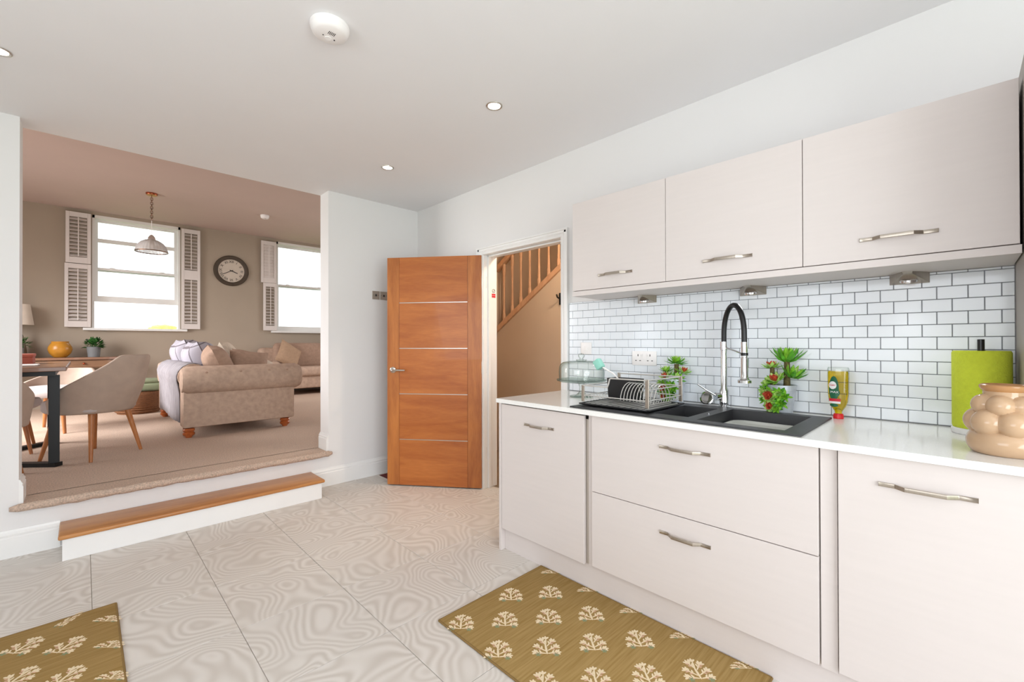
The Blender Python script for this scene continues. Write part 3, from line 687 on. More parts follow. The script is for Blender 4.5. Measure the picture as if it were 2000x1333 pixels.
br = thing('washing_up_brush', 'mint green washing-up brush leaning in the cutlery holder', 'brush', (-.33, -2.55, z + .03)); bs = br.location
MB(bs).tube([(-.345, -2.60, z + .03), (-.345, -2.57, z + .11), (-.34, -2.52, z + .15), (-.34, -2.445, z + .185)], .0042, 8).build('handle', 'plastic_white', br, smooth=True)
mt = Matrix.Translation((-.34, -2.425, z + .198)) @ Matrix.Rotation(R(-35), 4, 'X')
MB(bs).rbox((-.02, -.022, -.028), (.02, .022, .03), .008, 2, mt).build('head', 'mint', br, smooth=True)
# ---------------------------------------------------------------- cake stand
ck = thing('cake_stand', 'clear glass cake stand with domed lid behind the dish rack', 'cake stand', (-.245, -2.232, WT)); bs = ck.location; c = tuple(bs)
MB(bs).lathe([(0, .0005), (.07, .0005), (.072, .006), (.03, .016), (.014, .03), (.012, .06), (.02, .085), (.03, .093), (0, .093)], c, 28).build('pedestal', 'dome_glass', ck, smooth=True)
MB(bs).lathe([(0, .0935), (.13, .0935), (.15, .1), (.152, .108), (.146, .109), (.13, .102), (0, .101)], c, 40).build('plate', 'dome_glass', ck, smooth=True)
dome = [(.137, .104), (.138, .15), (.136, .18), (.128, .2), (.112, .212), (.08, .218), (.03, .221), (0, .222)]
MB(bs).grid(lambda u, v: (lambda k: (c[0] + k[0] * math.cos(2 * PI * u), c[1] + k[0] * math.sin(2 * PI * u), c[2] + k[1]))(dome[min(7, int(round(v * 7)))]), 40, 8, True).build('dome', 'dome_glass', ck, smooth=True)
b = MB(bs); b.lathe([(0, .2225), (.03, .2225), (.032, .228), (.012, .231), (.01, .236), (.018, .244), (.02, .254), (.014, .264), (0, .267)], c, 20); b.build('knob', 'dome_glass', ck, smooth=True)

# ---------------------------------------------------------------- succulent pots
def leaf_add(b, o, d, n, L, wd):
    d = d.normalized(); s = d.cross(n).normalized(); n = s.cross(d)
    p = [o, o + d * L * .35 + s * wd / 2 + n * L * .04, o + d * L * .35 - s * wd / 2 + n * L * .04, o + d * L * .35 - n * wd * .18, o + d * L * .75 + s * wd * .36 + n * L * .10, o + d * L * .75 - s * wd * .36 + n * L * .10, o + d * L + n * L * .2]
    b.add(p, [(0, 1, 3), (0, 3, 2), (1, 4, 6, 3), (3, 6, 5, 2), (0, 2, 1), (1, 2, 5, 4), (4, 5, 6)])
def rosette(b, c, axis, L, n, spread0=20, spread1=80, wd=.35, mats=None):
    axis = Vector(axis).normalized(); t = axis.orthogonal().normalized(); u = axis.cross(t)
    for i in range(n):
        f = i / (n - 1); a = i * 2.39996; sp = R(spread0 + (spread1 - spread0) * f)
        rad = t * math.cos(a) + u * math.sin(a)
        d = axis * math.cos(sp) + rad * math.sin(sp)
        if mats: b.cur = mats[0] if f < .42 else mats[1] if f < .75 else mats[-1]
        leaf_add(b, Vector(c) + rad * L * .06 * f, d, axis * math.sin(sp) * 1.0 - rad * math.cos(sp), L * (.55 + .45 * f), L * wd)
    b.cur = 0
def succulent(label, cx, cy, variant):
    t = thing('succulent_pot', label, 'plant', (cx, cy, WT), group='artificial succulents in zinc pots'); bs = t.location
    random.seed(11 + variant)
    c = (cx, cy, WT)
    prof = [(0, .0005), (.045, .0005), (.056, .108), (.0605, .109), (.062, .132), (.058, .132), (.057, .112), (.05, .11), (.044, .008), (0, .008)]
    MB(bs).lathe(prof, c, 28).build('pot', 'zinc', t, smooth=True)
    MB(bs).lathe([(0, .108), (.05, .108), (.045, .118), (0, .122)], c, 16).build('moss', 'leaf_green', t, smooth=True)
    V = Vector
    def stem(x, y, h, r=.011): MB(bs).tube([(cx + x, cy + y, WT + .112), (cx + x * 1.05, cy + y * 1.03, WT + .112 + h * .5), (cx + x * 1.1, cy + y * 1.05, WT + .112 + h)], [r * 1.15, r, r * .9], 9).build('stem', 'stem_brown', t, smooth=True)
    def ros(p, axis, L, n, s0, s1, wd, mats, nm='rosette'):
        b = MB(bs); rosette(b, (cx + p[0], cy + p[1], WT + p[2]), axis, L, n, s0, s1, wd, (0, 1, 2)); b.build(nm, mats, t)
    G = ['leaf_pale', 'leaf_lime', 'leaf_green']; P_ = ['petal_red', 'leaf_pale', 'leaf_lime']
    if variant == 0:
        stem(-.01, .034, .10); ros((-.011, .036, .212), (-.05, .1, 1), .055, 22, 25, 95, .36, P_)
        stem(0, -.022, .15, .013); ros((0, -.022, .235), (0, -.05, 1), .10, 34, 2, 62, .24, ['leaf_lime', 'leaf_lime', 'leaf_green'])
        ros((-.015, -.046, .165), (-.1, -.35, 1), .082, 28, 4, 66, .26, ['leaf_pale', 'leaf_lime', 'leaf_green'])
        ros((-.04, .012, .15), (-.6, .3, 1), .055, 24, 15, 85, .42, P_)
        ros((-.02, .05, .13), (-.3, .7, .6), .05, 18, 15, 90, .4, G)
    else:
        stem(0, -.012, .10, .014); ros((0, -.012, .215), (.05, -.05, 1), .068, 34, 5, 95, .3, G)
        stem(-.005, .042, .055, .01); ros((-.005, .044, .168), (-.05, .1, 1), .052, 24, 10, 88, .3, G)
        ros((-.01, -.055, .165), (-.1, -.3, 1), .052, 26, 10, 90, .3, P_)
        ros((-.03, .03, .135), (-.5, .4, .8), .055, 24, 15, 90, .34, P_); ros((-.03, -.03, .13), (-.5, -.4, .8), .05, 22, 15, 90, .36, G)
    # cluster fixed to the front of the pot
    fd = V((-.74, .28, .05)).normalized(); sd = V((.35, .9, 0)).normalized()
    for (a, zz, L, n, ms, wd) in ((.014, .082, .05, 30, P_, .62), (.012, .036, .042, 26, P_, .62), (-.026, .095, .04, 22, G, .4), (.044, .10, .04, 22, G, .4), (-.032, .055, .042, 24, ['leaf_lime', 'leaf_green', 'leaf_lime'], .32), (-.014, .026, .036, 20, ['leaf_lime', 'leaf_lime', 'leaf_green'], .32), (.046, .06, .036, 20, ['leaf_green', 'leaf_lime', 'leaf_green'], .36), (-.05, .085, .036, 18, ['leaf_lime', 'leaf_green', 'leaf_lime'], .34)):
        p = fd * (.052 + .06 * max(0, zz - .03) * .15) + sd * a
        ros((p.x, p.y, zz), tuple(fd + sd * a * 9), L, n, 18, 95, wd, ms)
    return t
succulent('tall spiky artificial succulent in zinc pot right of the tap', -.078, -3.268, 0)
succulent('shorter artificial succulent in zinc pot behind the dish rack', -.078, -2.745, 1)

# ---------------------------------------------------------------- washing-up liquid (stands on its cap)
sb = thing('washing_up_liquid', 'upside-down bottle of yellow washing-up liquid with red cap', 'bottle', (-.088, -3.487, WT)); bs = sb.location
def bottle(b, sc=1., z0=.018, z1=.222):
    prof = [(.012, 0), (.014, .014), (.026, .034), (.034, .055), (.0375, .09), (.0385, .16), (.0385, .192), (.036, .2)]
    def fn(u, v):
        a = 2 * PI * u; k = v * (len(prof) - 1); i = min(int(k), len(prof) - 2); f = k - i
        r = prof[i][0] + (prof[i + 1][0] - prof[i][0]) * f; z_ = prof[i][1] + (prof[i + 1][1] - prof[i][1]) * f
        return (-.088 + math.copysign(abs(math.cos(a)) ** .8, math.cos(a)) * r * .62 * sc, -3.487 + math.copysign(abs(math.sin(a)) ** .8, math.sin(a)) * r * sc, WT + z0 + z_ * (z1 - z0) / .2)
    nu, nv = 28, 22
    b.grid(fn, nu, nv, True)
    k0 = len(b.v) - nu * nv
    b.f.append([k0 + i * nv for i in range(nu)][::-1]); b.mi.append(0); b.f.append([k0 + i * nv + nv - 1 for i in range(nu)]); b.mi.append(0)
    return b
bottle(MB(bs)).build('bottle_body', 'clear_glass', sb, smooth=True)
bottle(MB(bs), .955, .0195, .206).build('liquid', 'soap_yellow', sb, smooth=True)
MB(bs).lathe([(0, .0005), (.019, .0005), (.0195, .014), (.016, .022), (0, .0225)], (-.088, -3.487, WT), 20).build('cap', 'red_cap', sb, smooth=True)
def lab(name, mt, y0, y1, z0, z1, dx, rnd=False):
    b = MB(bs)
    X = lambda y: -.088 - .0245 * (max(0, 1 - (abs(y + 3.487) / .039) ** 2)) ** .42 - dx
    if rnd:
        cy, cz, r = (y0 + y1) / 2, (z0 + z1) / 2, (z1 - z0) / 2; pts = []
        for k in range(20):
            a = 2 * PI * k / 20; y = cy + (y1 - y0) / 2 * math.cos(a); pts.append((X(y), y, WT + cz + r * math.sin(a)))
        pts.append((X(cy), cy, WT + cz)); b.add(pts, [(k, (k + 1) % 20, 20) for k in range(20)])
    else:
        n_ = 8; b.grid(lambda u, v: (X(y0 + (y1 - y0) * u), y0 + (y1 - y0) * u, WT + z0 + (z1 - z0) * v), n_, 3)
    o = b.build(name, mt, sb, solid=.0004); return o
YB_ = -3.487
lab('label_backing', 'label_green', YB_ - .006, YB_ + .030, .075, .185, .0010, True)
lab('label_disc', 'label_white', YB_ + .002, YB_ + .030, .128, .162, .0022, True)
lab('label_disc', 'label_green', YB_ - .010, YB_ + .028, .094, .132, .0022, True)
lab('label_band', 'red_print', YB_ - .012, YB_ + .029, .076, .088, .0022)
lab('label_band', 'label_white', YB_ - .012, YB_ + .029, .067, .076, .0022)
lab('label_band', 'label_green', YB_ - .004, YB_ + .027, .052, .067, .0018, True)
obj('lettering', text_mesh('MAX', .0135, 'label_white', 'lettering', .0003), sb, Vector((-.1158, YB_ + .009, WT + .116)) - bs, (R(90), 0, R(-90)))
obj('lettering', text_mesh('FAIRY', .0085, 'red_print', 'lettering', .0003), sb, Vector((-.1150, YB_ + .016, WT + .145)) - bs, (R(90), 0, R(-90 - 8)))

# ---------------------------------------------------------------- kitchen roll and vase
kr = thing('kitchen_roll', 'lime green kitchen roll on an upright holder at the worktop end', 'kitchen roll', (-.13, -3.91, WT)); c = tuple(kr.location); bs = kr.location
MB(bs).lathe([(0, .0005), (.075, .0005), (.078, .004), (.078, .018), (.074, .022), (0, .022)], c, 36).build('holder_base', 'satin_white', kr, smooth=True)
MB(bs).lathe([(.02, .0225), (.0735, .0225), (.0755, .03), (.0755, .292), (.072, .299), (.02, .299)], c, 40).build('paper_roll', 'kitchen_roll', kr, smooth=True)
MB(bs).lathe([(0, .0222), (.0095, .0222), (.0095, .34), (0, .341)], c, 14).build('pole', 'rubber_black', kr, smooth=True)
vz = thing('bubble_vase', 'glossy beige vase made of round bubbles beside the kitchen roll', 'vase', (-.482, -3.950, WT)); c = tuple(vz.location); bs = vz.location
# body: rings of balls merged in one continuous lumpy surface
def vfn(u, v):
    th_ = 2 * PI * u; z_ = v * .186
    r = .046 if z_ > .15 else .05
    if z_ < .068: r = max(r, .050 + .033 * max(0, 1 - ((z_ - .031) / .037) ** 2) ** .5)
    for zc, rb, rc, n_, ph in ((.088, .038, .052, 6, .3), (.137, .031, .043, 6, .82)):
        if abs(z_ - zc) >= rb: continue
        ro2 = rb * rb - (z_ - zc) ** 2
        d_ = (th_ - ph) % (2 * PI / n_); d_ = min(d_, 2 * PI / n_ - d_)
        q = ro2 - (rc * math.sin(d_)) ** 2
        if q > 0: r = max(r, rc * math.cos(d_) + q ** .5)
    return (c[0] + .99 * r * math.cos(th_), c[1] + .99 * r * math.sin(th_), WT + .0005 + z_ * 1.04)
b = MB(bs); NU, NV = 132, 84; b.grid(vfn, NU, NV, True); b.f.append([i * NV for i in range(NU)][::-1]); b.mi.append(0)
b.build('body', 'vase_glaze', vz, smooth=True)
MB(bs).shell([(.042, .18), (.0495, .189), (.053, .195), (.053, .202), (.049, .205), (.044, .202), (.041, .193)], c, 36).build('lip', 'vase_lip', vz, smooth=True)

# ---------------------------------------------------------------- ceiling fittings
for (x, y), lb in zip(((-.778, -2.03), (-.78, -.823), (-2.712, -.809)), ('nearest the wall cupboards', 'in front of the oak door', 'over the left of the opening')):
    t = thing('downlight', 'round recessed ceiling spotlight ' + lb, 'spotlight', (x, y, H), group='recessed ceiling spotlights'); c = (x, y, H)
    MB(c).shell([(.034, -.001), (.047, -.001), (.046, -.005), (.041, -.007), (.035, -.004)], c, 32).build('bezel', 'steel', t, smooth=True)
    MB(c).lathe([(0, -.0035), (.0335, -.0035), (.0335, -.001), (0, -.001)], c, 24).build('lamp', 'lamp_glow', t)
    l = bpy.data.lights.new('spotlight_beam', 'SPOT'); l.energy = 5; l.spot_size = R(80); l.spot_blend = .6; l.color = (1, .93, .84); l.shadow_soft_size = .03
    lo = bpy.data.objects.new('spotlight_beam', l); COL.objects.link(lo); lo.location = (x, y, H - .012)
def smoke(label, x, y, z, r, h):
    t = thing('smoke_alarm', label, 'smoke alarm', (x, y, z)); c = (x, y, z)
    MB(c).lathe([(0, -.0005), (r, -.0005), (r, -h * .3), (r * .985, -h * .36), (r * .985, -h * .42), (r * .97, -h * .46), (r * .9, -h * .8), (r * .75, -h), (r * .3, -h * 1.04), (0, -h * 1.05)][::-1], c, 40).build('body', 'plastic_white', t, smooth=True)
    for k in range(5):
        MB(c).box((x - .012 + k * .006 - .0012, y - r * .35, z - h * 1.06), (x - .012 + k * .006 + .0012, y - r * .1, z - h * .98)).build('vent_slot', 'slot_dark', t)
    MB(c).lathe([(0, -h * 1.09), (r * .16, -h * 1.09), (r * .18, -h), (0, -h)], (x, y + r * .25, z), 20).build('test_button', 'plastic_white', t, smooth=True)
    for dx, dy in ((-.3, .45), (.3, .45), (.32, .25)):
        MB(c).lathe([(0, -h * 1.045), (r * .04, -h * 1.045), (r * .04, -h * .9), (0, -h * .9)], (x + dx * r, y - dy * r * .2 + .02, z), 10).build('indicator', 'slot_dark', t)
smoke('large round white smoke alarm on the kitchen ceiling', -1.69, -2.01, H, .078, .04)
smoke('small white smoke alarm on the sitting room ceiling', -.38, 3.83, HL, .062, .05)

# ---------------------------------------------------------------- switch plates, sticker, doormat
for (x0, x1), lb in zip(((-.494, -.420), (-.414, -.340)), ('left', 'right, half behind the oak door')):
    t = thing('light_switch', 'square steel wall plate, the ' + lb + ' one of the pair', 'switch', ((x0 + x1) / 2, 0, 1.65), group='steel wall plates')
    bs = t.location
    MB(bs).rbox((x0, -.007, 1.652), (x1, -.0003, 1.730), .002, 1).build('plate', 'switch_steel', t)
    MB(bs).rbox(((x0 + x1) / 2 - .01, -.011, 1.68), ((x0 + x1) / 2 + .01, -.007, 1.70), .002, 1).build('rocker', 'slot_dark', t)
    for sx in (-.026, .026): MB(bs).lathe([(0, 0), (.003, 0), (.003, .001), (0, .001)], (0, 0, 0), 8, Matrix.Translation(((x0 + x1) / 2 + sx, -.007, 1.691)) @ Matrix.Rotation(R(90), 4, 'X')).build('screw', 'slot_dark', t)
ns = thing('no_smoking_sign', 'small red and white no-smoking sticker on the door lining', 'sign', (.11, DY0 - .0005, 1.62)); bs = ns.location
sx_ = .112
MB(bs).box((sx_ - .022, DY0 - .0012, 1.628), (sx_ + .022, DY0 - .0003, 1.712)).build('backing', 'label_white', ns)
MB(bs).box((sx_ - .021, DY0 - .0016, 1.63), (sx_ + .021, DY0 - .0012, 1.664)).build('red_panel', 'red_print', ns)
mt = Matrix.Translation((sx_, DY0 - .0012, 1.688)) @ Matrix.Rotation(R(90), 4, 'X')
MB(bs).shell([(.013, 0), (.017, 0), (.017, .0005), (.013, .0005)], (0, 0, 0), 24, mt).build('ring', 'ink', ns)
MB(bs).box((-.015, -.0016, -.0005), (.015, .0016, .0005), Matrix.Translation((sx_, DY0 - .0016, 1.688)) @ Matrix.Rotation(R(90), 4, 'X') @ Matrix.Rotation(R(45), 4, 'Z')).build('bar', 'ink', ns)
obj('lettering', text_mesh('NO SMOKING', .0062, 'label_white', 'lettering', .0002), ns, Vector((sx_, DY0 - .0018, 1.648)) - bs, (R(90), 0, 0))
dm = thing('doormat', 'dark red patterned mat with pale border behind the open door', 'mat', (-.26, -.2, 0)); bs = dm.location
MB(bs).rbox((-.475, -.36, .0005), (-.06, -.045, .006), .002, 1).build('border', 'mat_trim', dm)
MB(bs).rbox((-.455, -.34, .003), (-.08, -.06, .0085), .002, 1).build('pile', 'mat_red', dm)

# ---------------------------------------------------------------- rugs
def sprig_mesh():
    b = MB(); random.seed(5)
    def blob(x, y, a, L, wd, mi):
        b.cur = mi; pts = []; n_ = 8
        ca, sa = math.cos(a), math.sin(a)
        for k in range(n_):
            t_ = 2 * PI * k / n_; px = L / 2 + math.cos(t_) * L / 2; py = math.sin(t_) * wd / 2
            pts.append((x + px * ca - py * sa, y + px * sa + py * ca))
        b.add([(p[0], p[1], 0) for p in pts] + [(p[0], p[1], .0012) for p in pts], [tuple(range(8))[::-1], tuple(range(8, 16))] + [(k, (k + 1) % 8, 8 + (k + 1) % 8, 8 + k) for k in range(8)])
    # main stem along +y with side branches ending in leaf clusters
    blob(.0, -.05, R(95), .062, .009, 0); blob(-.004, .0, R(85), .045, .007, 0)
    for s_, a0, L0, y0 in ((1, 35, .05, -.03), (-1, 38, .055, -.035), (1, 55, .045, -.005), (-1, 60, .045, -.002), (1, 12, .045, -.045), (-1, 8, .05, -.045)):
        a = R(90 - s_ * (90 - a0)); blob(0, y0, a, L0, .006, 0)
        ex_, ey_ = L0 * math.cos(a), y0 + L0 * math.sin(a)
        for dd in (-55, -10, 40): blob(ex_ - .006 * math.cos(a), ey_ - .006 * math.sin(a), a + R(dd), .019, .0085, 0 if dd else 1)
        for f in (.45, .72):
            blob(L0 * f * math.cos(a), y0 + L0 * f * math.sin(a), a + R(50 * s_), .018, .007, 0); blob(L0 * f * math.cos(a), y0 + L0 * f * math.sin(a), a - R(50 * s_), .015, .006, 1)
    for dd in (-50, 0, 50): blob(-.002, .04, R(90 + dd), .018, .009, 0)
    for sx_ in (-.036, .036):
        for k in range(6): blob(sx_, -.05, R(60 * k), .013, .006, 2)
    b.cur = 0
    return b.mesh('woven_sprig', ['rug_cream', 'rug_pink', 'rug_sage'])
SPR = sprig_mesh()
def rug(label, x0, x1, y0, y1, gx, gy, px, py, rot, curl=False):
    t = thing('rug', label, 'rug', ((x0 + x1) / 2, (y0 + y1) / 2, 0), group='olive sprig-patterned rugs'); bs = t.location
    NX, NY = 24, 40
    def zf(x, y):
        z_ = .0075
        return z_
    b = MB(bs); b.rbox((x0, y0, .0005), (x1, y1, .0075), .003, 2); b.build('pile', 'rug_olive', t, smooth=True)
    e = MB(bs); e.tube([(x0, y0, .005), (x0, y1, .005)], .0045, 6); e.tube([(x1, y0, .005), (x1, y1, .005)], .0045, 6); e.tube([(x0, y0, .005), (x1, y0, .005)], .0045, 6); e.tube([(x0, y1, .005), (x1, y1, .005)], .0045, 6)
    e.build('bound_edge', 'rug_edge', t, smooth=True)
    for i in range(-12, 13):
        for j in range(-14, 15):
            x = gx + i * px; y = gy + j * py + (py / 2 if i % 2 else 0)
            if not (x0 + .005 < x < x1 - .005 and y0 + .01 < y < y1 - .01): continue
            o = bpy.data.objects.new('woven_sprig', SPR); COL.objects.link(o); o.parent = t; o.location = Vector((x, y, .0068)) - bs; o.rotation_euler = (0, 0, rot)
            # clip copies that would overhang the edge by narrowing them
            s = min(1, (x - x0) / .066, (x1 - x) / .066); v = min(1, (y - y0) / .066, (y1 - y) / .066)
            if abs(math.sin(rot)) > .5: s, v = v, s
            o.scale = (max(.35, s), max(.35, v), 1)
    return t
rug('olive rug with cream sprigs lying along the plinth of the base units', -1.30, -.622, -3.37, -2.235, -.932, -2.559, .152, .24, R(-45))
rug('olive rug with cream sprigs in front of the step, left of the other rug', -3.35, -2.318, -2.25, -1.052, -2.470, -1.310, .125, .235, R(-45))

# ---------------------------------------------------------------- staircase in the hall
sc = thing('staircase', 'pine staircase with spindles and handrail seen through the doorway', 'staircase', (1.0, -.9, 0)); bs = sc.location
SL = .645
def zs(y): return 1.40 + (-y - .12) * SL
wallbox('wall_stair_side', [], 'hall_paint', 'tan plastered wall under the stair string') if 0 else None
b = MB(); y0, y1 = -.065, -2.6
b.prism([(y0, 0), (y1, 0), (y1, zs(y1) - .035), (y0, zs(y0) - .035)], 'x', 1.0, 1.09); struct(b.build('wall_stair_side', 'hall_paint'), 'tan plastered wall under the stair string')
MB(bs).prism([(y0, zs(y0) - .034), (y1, zs(y1) - .034), (y1, zs(y1) + .03), (y0, zs(y0) + .03)], 'x', .975, 1.10).build('string', 'stair_pine', sc, bevel=.004)
MB(bs).prism([(y0, zs(y0) + .70), (y1, zs(y1) + .70), (y1, zs(y1) + .765), (y0, zs(y0) + .765)], 'x', 1.005, 1.07).build('handrail', 'stair_pine', sc, bevel=.01)
for k in range(17):
    y = -.182 - k * .1355
    zb = zs(y) + .028; zt = zs(y) + .705
    pr = [(.0, 0), (.019, 0), (.019, .1), (.013, .115), (.017, .13), (.014, .16), (.011, .36), (.014, .5), (.017, .53), (.013, .545), (.019, .56), (.019, zt - zb), (0, zt - zb)]
    MB(bs).lathe(pr, (1.038, y, zb), 8).build('spindle', 'stair_pine', sc, smooth=True)
for k in range(10):      # treads behind the string
    y = -.1 - k * .26
    if zs(y) < 1.95: MB(bs).box((1.10, y - .13, zs(y) - .06), (1.98, y + .14, zs(y) - .03)).build('stair_tread', 'stair_pine', sc)
hk = thing('coat_hook', 'dark metal coat hook on the tan wall under the stairs', 'hook', (1.0, -1.045, 1.67)); bs = hk.location
MB(bs).rbox((.988, -1.064, 1.62), (.9995, -1.036, 1.74), .004, 2).build('backplate', 'black_metal', hk)
MB(bs).tube([(.99, -1.05, 1.69), (.965, -1.05, 1.685), (.945, -1.05, 1.695), (.935, -1.05, 1.72)], .008, 8).build('prong', 'black_metal', hk, smooth=True)
# ---------------------------------------------------------------- sitting room windows with shutters
def window(n_, x0, x1, label):
    t = bpy.data.objects.new('window_%d' % n_, None); COL.objects.link(t); t.location = ((x0 + x1) / 2, YF + .1, 1.48); struct(t, label); bs = t.location
    zb, zt = 1.48, 3.215; yb = YF + .10; f = .045
    B = lambda: MB(bs)
    B().box((x0, YF + .0, zb), (x0 + f * .6, yb + .06, zt)).build('jamb', 'satin_white', t); B().box((x1 - f * .6, YF + .0, zb), (x1, yb + .06, zt)).build('jamb', 'satin_white', t)
    B().box((x0, YF + .0, zt - f), (x1, yb + .06, zt)).build('head', 'satin_white', t)
    B().box((x0 - .1, YF - .075, zb - .035), (x1 + .09, yb + .06, zb + .002)).build('sill', 'satin_white', t, bevel=.006)
    zm = 2.395 if n_ == 1 else 2.372
    for (za, zc, yy, nm) in ((zm - .025, zt - f, yb + .03, 'upper_sash'), (1.895 if n_ == 1 else zb + .005, zm + .03, yb - .002, 'lower_sash')):
        a, c = x0 + f * .6, x1 - f * .6
        lo = MB(bs).box((a, yy, za), (a + .04, yy + .025, zc)).box((c - .04, yy, za), (c, yy + .025, zc)).box((a + .04, yy, zc - .035), (c - .04, yy + .025, zc)).box((a + .04, yy, za), (c - .04, yy + .025, za + (.05 if nm == 'upper_sash' else .09))).build(nm, 'satin_white', t)
        if n_ == 1 and nm == 'upper_sash':
            zz = 2.853
            MB(bs).box((a + .04, yy, zz - .03), (c - .04, yy + .025, zz + .03)).build('glazing_bar', 'satin_white', lo)
        MB(bs).box((a + .038, yy + .010, za + .01), (c - .038, yy + .014, zc - .02)).build('pane', 'clear_glass', lo)
        for u in (.2, .8):
            MB(bs).ell((a + (c - a) * u, yy - .008, zc - .015 + .012), (.04, .012, .014), 10, 6).build('sash_lift', 'satin_white', lo, smooth=True)
    return t
window(1, -2.338, -1.257, 'sash window with white frame left of the clock'); window(2, .242, 1.32, 'sash window with white frame right of the clock')
slat_cache = {}
def shutter(label, x0, x1, tiers, open_=True, hinge=None, rz=0):
    # tiers: list of (z0, z1, louvre tilt)
    hx = x0 if hinge == 'l' else x1
    t = thing('window_shutter', label, 'shutter', (hx, YF - .05, tiers[-1][0]), rz, group='white louvred window shutters')
    ox = hx; zref = tiers[-1][0]; bs = Vector((ox, YF - .05, zref)); yc = YF - .05; T = .014
    za, zc = min(q[0] for q in tiers), max(q[1] for q in tiers)
    sw = .04
    MB(bs).box((x0, yc - T, za), (x0 + sw, yc + T, zc)).build('stile', 'shutter_white', t, bevel=.002); MB(bs).box((x1 - sw, yc - T, za), (x1, yc + T, zc)).build('stile', 'shutter_white', t, bevel=.002)
    zsrt = sorted(tiers)
    for i, (z0, z1, tilt) in enumerate(zsrt):
        rb = .09; rt_ = .07
        MB(bs).box((x0 + sw, yc - T, z0), (x1 - sw, yc + T, z0 + rb)).build('rail', 'shutter_white', t); MB(bs).box((x0 + sw, yc - T, z1 - rt_), (x1 - sw, yc + T, z1)).build('rail', 'shutter_white', t)
        n_ = max(3, int(round((z1 - rt_ - z0 - rb) / .056))); stp = (z1 - rt_ - z0 - rb) / n_; wl = x1 - x0 - 2 * sw - .004
        key = round(wl, 3)
        if key not in slat_cache:
            sm = MB(); sm.rbox((-wl / 2, -.029, -.004), (wl / 2, .029, .004), .0035, 1); slat_cache[key] = sm.mesh('slat', 'shutter_white')
        for k in range(n_):
            o = bpy.data.objects.new('slat', slat_cache[key]); COL.objects.link(o); o.parent = t
            o.location = Vector(((x0 + x1) / 2, yc, z0 + rb + stp * (k + .5))) - bs; o.rotation_euler = (R(tilt), 0, 0)
        MB(bs).box(((x0 + x1) / 2 - .006, yc - .040, z0 + rb + .01), ((x0 + x1) / 2 + .006, yc - .030, z1 - rt_ - .01)).build('tilt_rod', 'shutter_white', t)
    return t
shutter('white louvred shutter, upper leaf at the left of the left window', -2.622, -2.352, [(2.445, 3.205, 38)], hinge='r')
shutter('white louvred shutter, lower leaf at the left of the left window', -2.632, -2.350, [(1.492, 2.435, 38)], hinge='r')
shutter('white louvred shutter, tall leaf with middle rail between left window and clock', -1.246, -.986, [(2.40, 3.19, 30), (1.488, 2.40, 30)], hinge='l')
shutter('white louvred shutter, upper closed leaf right of the clock', -.038, .222, [(2.395, 3.185, 82)], hinge='r')
shutter('white louvred shutter, lower leaf right of the clock', .0, .232, [(1.488, 2.390, 22)], hinge='r')
# shrubs outside
def shrub(label, x, y, r, h, seed):
    random.seed(seed); t = thing('garden_shrub', label, 'shrub', (x, y, -.5), group='shrubs outside the windows'); bs = t.location
    MB(bs).tube([(x, y, -.5), (x, y, .4)], [.09, .06], 8).build('trunk', 'stem_brown', t)
    b = MB(bs)
    for k in range(240):
        a = random.uniform(0, 2 * PI); ph_ = random.uniform(-.7, 1.3); q = random.uniform(.7, 1.0)
        p = Vector((x + r * q * math.cos(a) * math.cos(ph_), y + r * q * math.sin(a) * math.cos(ph_), -.5 + h * .55 + h * .45 * q * math.sin(ph_)))
        b.ell(p, (.22, .22, .16), 6, 4)
    b.build('foliage', 'hedge', t)
shrub('rounded yellow-green shrub seen through the middle of the left window', -2.9, 15.5, .75, 2.35, 1)
shrub('yellow-green shrub at the left edge of the left window', -4.9, 16, .6, 2.5, 2)
shrub('yellow-green shrub at the right edge of the left window', -.45, 16, .6, 2.4, 3)

# ---------------------------------------------------------------- clock
ck_ = thing('wall_clock', 'round wall clock with dark rim and roman numerals between the windows', 'clock', (-.512, YF - .001, 2.558)); bs = ck_.location
mt = Matrix.Translation((-.512, YF - .001, 2.558)) @ Matrix.Rotation(R(90), 4, 'X')
MB(bs).shell([(.205, .0), (.275, .0), (.275, .022), (.262, .038), (.225, .036), (.207, .022)], (0, 0, 0), 48, mt).build('rim', 'clock_rim', ck_, smooth=True)
MB(bs).lathe([(0, 0), (.21, 0), (.21, .012), (0, .012)], (0, 0, 0), 48, mt).build('face', 'clock_face', ck_)
for i, s_ in enumerate(('XII', 'I', 'II', 'III', 'IV', 'V', 'VI', 'VII', 'VIII', 'IX', 'X', 'XI')):
    a = R(90 - 30 * i)
    obj('numeral', text_mesh(s_, .062, 'ink', 'numeral', .0006), ck_, (.163 * math.cos(a), -.0135, .163 * math.sin(a)), (R(90), 0, 0)).rotation_euler = (Matrix.Rotation(R(90 - 30 * i) - R(90), 3, 'Y').inverted() @ Matrix.Rotation(R(90), 3, 'X')).to_euler()
def hand(ang, L, wd, nm):
    a = R(90 - ang); m_ = Matrix.Translation((-.512, YF - .0165, 2.558)) @ Matrix.Rotation(-a, 4, 'Y')
    MB(bs).box((-.03, -.0015, -wd / 2), (L, .0005, wd / 2), m_).build(nm, 'ink', ck_)
hand(112, .105, .013, 'hour_hand'); hand(242, .15, .010, 'minute_hand')

